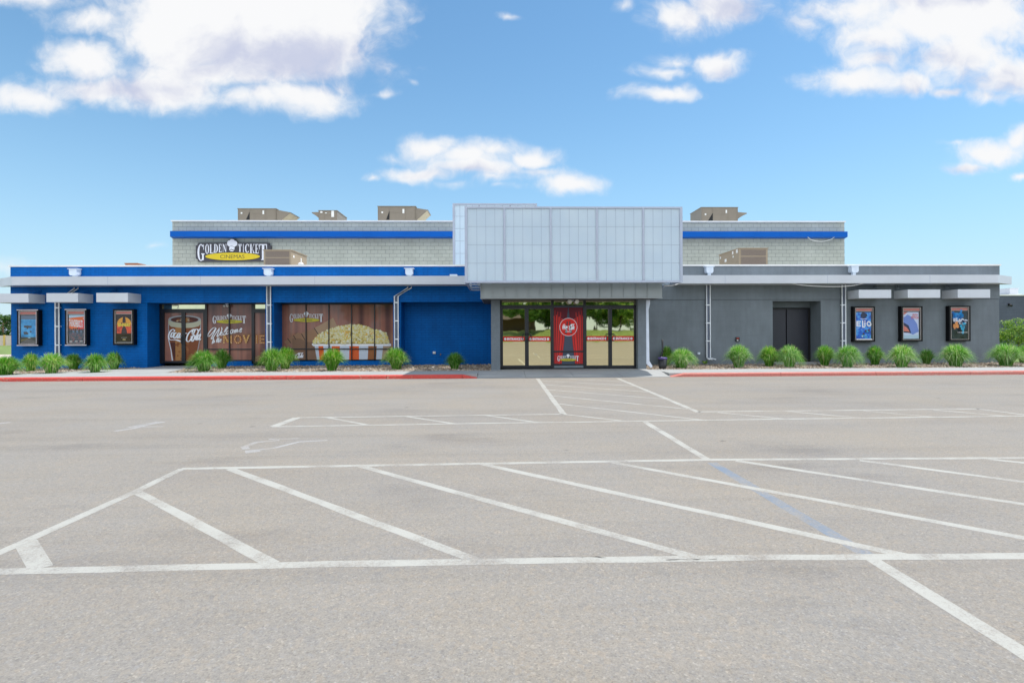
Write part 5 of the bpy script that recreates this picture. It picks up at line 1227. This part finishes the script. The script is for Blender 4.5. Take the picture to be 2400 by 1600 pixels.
cl = [(12, 879, 72, 836, 'broad grass clump cut by the left picture edge', 0), (72, 869, 42, 829, 'narrow grass clump below the pale blue poster', 0), (120, 875, 62, 829, 'wide pale grass clump at foot of far left downspout', 1),
      (172, 866, 44, 830, 'darker grass clump below the orange poster case', 0), (223, 873, 52, 830, 'round grass clump between orange and sun poster cases', 0), (268, 866, 42, 825, 'upright grass clump below the sun poster', 0),
      (478, 870, 66, 823, 'large grass clump with yellow base before the filmed doors', 0), (520, 863, 46, 821, 'grass clump behind the yellow based one, under the welcome window', 0),
      (636, 869, 64, 818, 'big grass clump below the downspout between the filmed windows', 0), (668, 864, 52, 816, 'tall grass clump touching left end of popcorn window', 0), (778, 868, 62, 820, 'round lone grass clump before the popcorn bucket', 0),
      (930, 865, 62, 817, 'round grass clump at foot of the bent downspout', 0), (1065, 865, 50, 828, 'small dark grass clump before the dark blue recess', 0),
      (1562, 855, 34, 813, 'slim grass clump tucked behind the black bin', 0), (1597, 862, 66, 818, 'bushy grass clump right of the black bin', 1), (1731, 861, 62, 811, 'lone grass clump between grey downspout and dark doors', 1),
      (1803, 858, 50, 813, 'dark grass clump at left jamb of the dark doors', 0), (1850, 860, 60, 811, 'pale topped grass clump in front of the dark doors', 1), (1933, 857, 50, 812, 'grass clump at right jamb of the dark doors', 0),
      (1986, 860, 62, 811, 'pale grass clump at foot of the last right downspout', 1), (2051, 855, 46, 812, 'bright green grass clump below right side of blue poster', 0), (2113, 860, 66, 810, 'wide pale grass clump below the lilac poster case', 1),
      (2172, 853, 44, 818, 'thin sparse grass clump between lilac and stormy posters', 0), (2240, 858, 72, 809, 'biggest pale grass clump below the stormy poster', 1), (2358, 857, 74, 808, 'broad grass clump at the right corner of the building', 1), (2402, 850, 56, 811, 'grass clump cut by the right picture edge', 0)]
for i, (a, b, c, d, l, pale) in enumerate(cl): clump(a, b, c, d, l, pale, seed=i*17, sparse=(a == 2172))
# weed by the grey wall
x, y = G(1651, 853, WZH); mb = MB(); rnd = random.Random(5)
for i in range(26):
    a = rnd.uniform(0, 6.28); r = rnd.uniform(.02, .12); h = rnd.uniform(.03, .13); p = (x+r*math.cos(a), y+r*math.sin(a), WZH+h); q_ = .022
    mb.add([(x, y, WZH), (p[0]-q_, p[1], p[2]), (p[0], p[1]-.01, p[2]+q_*1.4), (p[0]+q_, p[1], p[2])], [(0, 1, 2, 3)])
thing(mb, 'weed', M_leafg, 'tiny bright weed growing in gravel by the grey wall', 'weed')

# ---------------------------------------------------------------- trees
def tree(name, x, y, z0, h, crown, label, leafmat, nleaf, lsize, seed, trunk_r=.1, group=None, stems=1, cat='tree'):
    rnd = random.Random(seed); t = empty(name, (x, y, z0), label, cat, group)
    mb = MB(); tips = []
    for s_ in range(stems):
        a0 = rnd.uniform(0, 6.28); sp = crown[0]*.25*(s_ > 0 or stems > 1)
        base = Vector((x+.05*math.cos(a0)*(stems > 1), y+.05*math.sin(a0)*(stems > 1), z0)); mid = base+Vector((sp*math.cos(a0)*.5, sp*math.sin(a0)*.5, h*.3)); top_ = base+Vector((sp*math.cos(a0), sp*math.sin(a0), h*.62))
        mb.tube([base, base.lerp(mid, .5)+Vector((rnd.uniform(-.03, .03)*h, 0, 0)), mid, top_], [trunk_r, trunk_r*.85, trunk_r*.7, trunk_r*.35], 8)
        for k in range(6):
            a = rnd.uniform(0, 6.28); st_ = mid.lerp(top_, rnd.uniform(0, .9)); e = st_+Vector((math.cos(a)*crown[0]*rnd.uniform(.4, .8), math.sin(a)*crown[0]*rnd.uniform(.4, .8), h*rnd.uniform(.08, .3)))
            mb.tube([st_, st_.lerp(e, .5)+Vector((0, 0, .03*h)), e], [trunk_r*.4, trunk_r*.25, trunk_r*.1], 6); tips.append(e)
    mb.build('trunk', M_bark, t, True)
    mb = MB(); cz = z0+h-crown[1]; cl_ = []
    for k in range(26):
        while True:
            v = Vector((rnd.uniform(-1, 1), rnd.uniform(-1, 1), rnd.uniform(-1, 1)))
            if v.length < 1: break
        v = v.normalized()*(v.length**.5)
        cl_.append((Vector((x+v.x*crown[0]*.85, y+v.y*crown[0]*.85, cz+v.z*crown[1]*.85)), rnd.uniform(.18, .4)*crown[0]))
    cl_ += [(e, .28*crown[0]) for e in tips]
    for i in range(nleaf):
        c, r = cl_[rnd.randrange(len(cl_))]
        while True:
            v = Vector((rnd.uniform(-1, 1), rnd.uniform(-1, 1), rnd.uniform(-1, 1)))
            if v.length < 1: break
        v = v.normalized()*v.length**.4; p = c+Vector((v.x*r, v.y*r, v.z*r*.75))
        n_ = (v+Vector((rnd.gauss(0, .6), rnd.gauss(0, .6), rnd.gauss(.4, .6)))).normalized(); u_ = n_.orthogonal().normalized(); w_ = n_.cross(u_); a = rnd.uniform(0, 6.28)
        u2 = u_*math.cos(a)+w_*math.sin(a); w2 = n_.cross(u2); s_ = lsize*rnd.uniform(.6, 1.3)
        mb.add([p-u2*s_, p-w2*s_*.45, p+u2*s_, p+w2*s_*.45], [(0, 1, 2, 3)])
    mb.build('crown', leafmat, t)
YT = 23.6
xt = WX(2376, YT); hT = WZ(750, YT, 2376)
tree('small_tree', xt, YT, WZH, hT-WZH+.05, (.85, .62), 'small bushy multi-stemmed tree beside the dark grey rear wall', M_leafg, 7000, .034, 4, .035, stems=3)
tree('far_tree', WX(24, 78)-1, 78, 0, WZ(728, 78, 15)-.0, (2.6, 2.3), 'green tree beyond the pale fence at far left', M_leafd, 5000, .16, 9, .18, 'far trees')
tree('far_tree', WX(-40, 84), 84, 0, 5.2, (2.8, 2.4), 'green tree just outside the left edge beyond the fence', M_leafd, 3000, .18, 12, .18, 'far trees')

# ---------------------------------------------------------------- neighbours
# dark grey building behind on the right
Yn = 31.0; nx0 = WX(2330, Yn); zt = WZ(691, Yn, 2360)
t = empty('neighbour_building', (nx0+9, Yn, 0), 'low dark grey block building behind the right corner', 'building')
mb = MB(); mb.box(nx0, nx0+18, Yn, Yn+16, -.05, zt-.05); mb.build('wall', M_darkwall, t)
mb = MB(); mb.box(nx0-.05, nx0+18.05, Yn-.05, Yn+16.05, zt-.05, zt+.02); mb.build('parapet_cap', M_cap, t)
x, z = PY(2364, 716, Yn); mb = MB(); mb.box(x-.05, x+.05, Yn-.06, Yn, z, z+.12); mb.tube([(x, Yn-.06, z+.04), (x-.02, Yn-.2, z-.02)], [.05, .07], 8); thing(mb, 'security_light', M_blackm, 'small black security light on the dark grey rear building', 'security light')
x0 = WX(2367, Yn+3); x1 = WX(2387, Yn+3); za = zt; zb_ = WZ(677, Yn+3, 2377)
t = empty('roof_fan', ((x0+x1)/2, Yn+3.5, za), 'white roof fan box on the dark grey rear building', 'roof fan')
mb = MB(); mb.box(x0+.1, x1-.1, Yn+3.1, Yn+3.9, za-.02, za+.15); mb.box(x0-.15, x1+.15, Yn+2.9, Yn+4.1, za+.15, za+.24); mb.build('curb', M_lbl, t)
mb = MB(); mb.box(x0, x1, Yn+3, Yn+4, za+.24, za+.6); mb.box(x0-.03, x1+.03, Yn+2.97, Yn+4.03, za+.6, za+.64); mb.build('housing', M_white, t)
# pale panel fence at far left with yellow posts
Yf_ = 66; xa = WX(-120, Yf_); xb_ = WX(28, Yf_)+6; zt = WZ(786, Yf_, 10)
t = empty('panel_fence', ((xa+xb_)/2, Yf_, 0), 'pale panel fence with yellow posts on the lawn at far left', 'fence')
mb = MB(); mb.box(xa, xb_, Yf_, Yf_+.08, 0, zt); mb.build('panel', P('pale_pink_panel', (.6, .5, .47), .8), t)
x = xa
while x < xb_:
    mb = MB(); mb.box(x-.09, x+.09, Yf_-.08, Yf_+.1, 0, zt+.05); mb.build('post', P('yellow_post', (.62, .42, .12), .6), t); x += .93
Yh = 95; t = empty('far_house', (WX(-10, Yh), Yh, 0), 'low house with blue-grey hipped roof beyond the pale fence', 'house')
xa, xb_ = WX(-110, Yh), WX(40, Yh); ze = WZ(783, Yh, 10); zr = WZ(772, Yh, 10)
mb = MB(); mb.box(xa, xb_, Yh, Yh+8, 0, ze); mb.build('wall', P('cream_wall', (.5, .45, .38), .8), t)
mb = MB(); mb.add([(xa-.4, Yh-.4, ze), (xb_+.4, Yh-.4, ze), (xb_+.4, Yh+8.4, ze), (xa-.4, Yh+8.4, ze), (xa+3, Yh+4, zr+.4), (xb_-3, Yh+4, zr+.4)], [(0, 1, 5, 4), (1, 2, 5), (2, 3, 4, 5), (3, 0, 4)]); mb.build('roof', P('blue_grey_roof', (.22, .26, .3), .7), t)
struct(MB().quad((-120, 33, -.05), (xl-.5, 33, -.05), (xl-.5, 39, -.05), (-120, 39, -.05)), 'path', P('pink_gravel_path', (.5, .42, .37), .9, vary=.15, scale=1))
struct(MB().box(xr+.3, 70, 18.9, 19.6, -.05, .02), 'kerb_strip', M_walk)

# ---------------------------------------------------------------- across the car park (seen in the mirror doors)
mb = MB(); nx, ny = 60, 16; X0, X1, Y0, Y1 = -60, 60, -75, -32.9
def bh(x, y):
    t = min(1, max(0, (-33-y)/9)); t = t*t*(3-2*t); k = 1.15+.75*math.exp(-((x-13)/7)**2)+.2*math.sin(x*.35)
    return -.02+t*k
V = [(X0+(X1-X0)*i/nx, Y0+(Y1-Y0)*j/ny, bh(X0+(X1-X0)*i/nx, Y0+(Y1-Y0)*j/ny)) for j in range(ny+1) for i in range(nx+1)]
mb.add(V, [(j*(nx+1)+i, j*(nx+1)+i+1, (j+1)*(nx+1)+i+1, (j+1)*(nx+1)+i) for j in range(ny) for i in range(nx)]); struct(mb, 'grass_bank', M_lawn, True)
t = empty('brown_building', (-6, -56, 0), 'low brown building across the car park, seen reflected in the mirror doors', 'building')
mb = MB(); mb.box(-22, 6.5, -66, -56, 0, 3.6); mb.build('wall', P('brown_wall', (.13, .07, .05), .8), t)
mb = MB(); mb.prismX([(-67, 3.6), (-55, 3.6), (-61, 5.0)][::-1], -22.6, 7.1); mb.build('roof', P('dark_brown_roof', (.06, .045, .04), .8), t)
for i, (x, y, h, c, l, sd) in enumerate([(4.6, -40, 7.2, (3.4, 2.7), 'slim tree reflected in the second mirror door', 3), (11, -44, 7.6, (4.6, 3.75), 'dense dark tree reflected in the third mirror door', 5), (15.5, -46, 8.2, (4.4, 3.9), 'wide tree reflected between third and fourth mirror doors', 6),
        (23, -50, 7.8, (4.6, 3.8), 'bright tree reflected in the fourth mirror door', 8), (-1.5, -50, 8.5, (4.0, 2.6), 'tree over the brown roof reflected in the first mirror door', 10), (-16, -45, 6.5, (3, 2.6), 'tree reflected in the transom over the filmed doors', 14), (-24, -50, 7, (3.4, 3), 'tree reflected faintly in the welcome window', 15),
        (8, -46, 5.2, (3.0, 2.3), 'low tree at left of the third mirror door reflection', 17), (19, -44, 5.4, (3.2, 2.4), 'low tree at left of the fourth mirror door reflection', 19)]):
    tree('bank_tree', x, y, bh(x, y)-.05, h, (c[0]*1.05, c[1]), l, M_leafd if i == 1 else M_leafg, 12000, .2, sd, .14, 'trees across the car park')
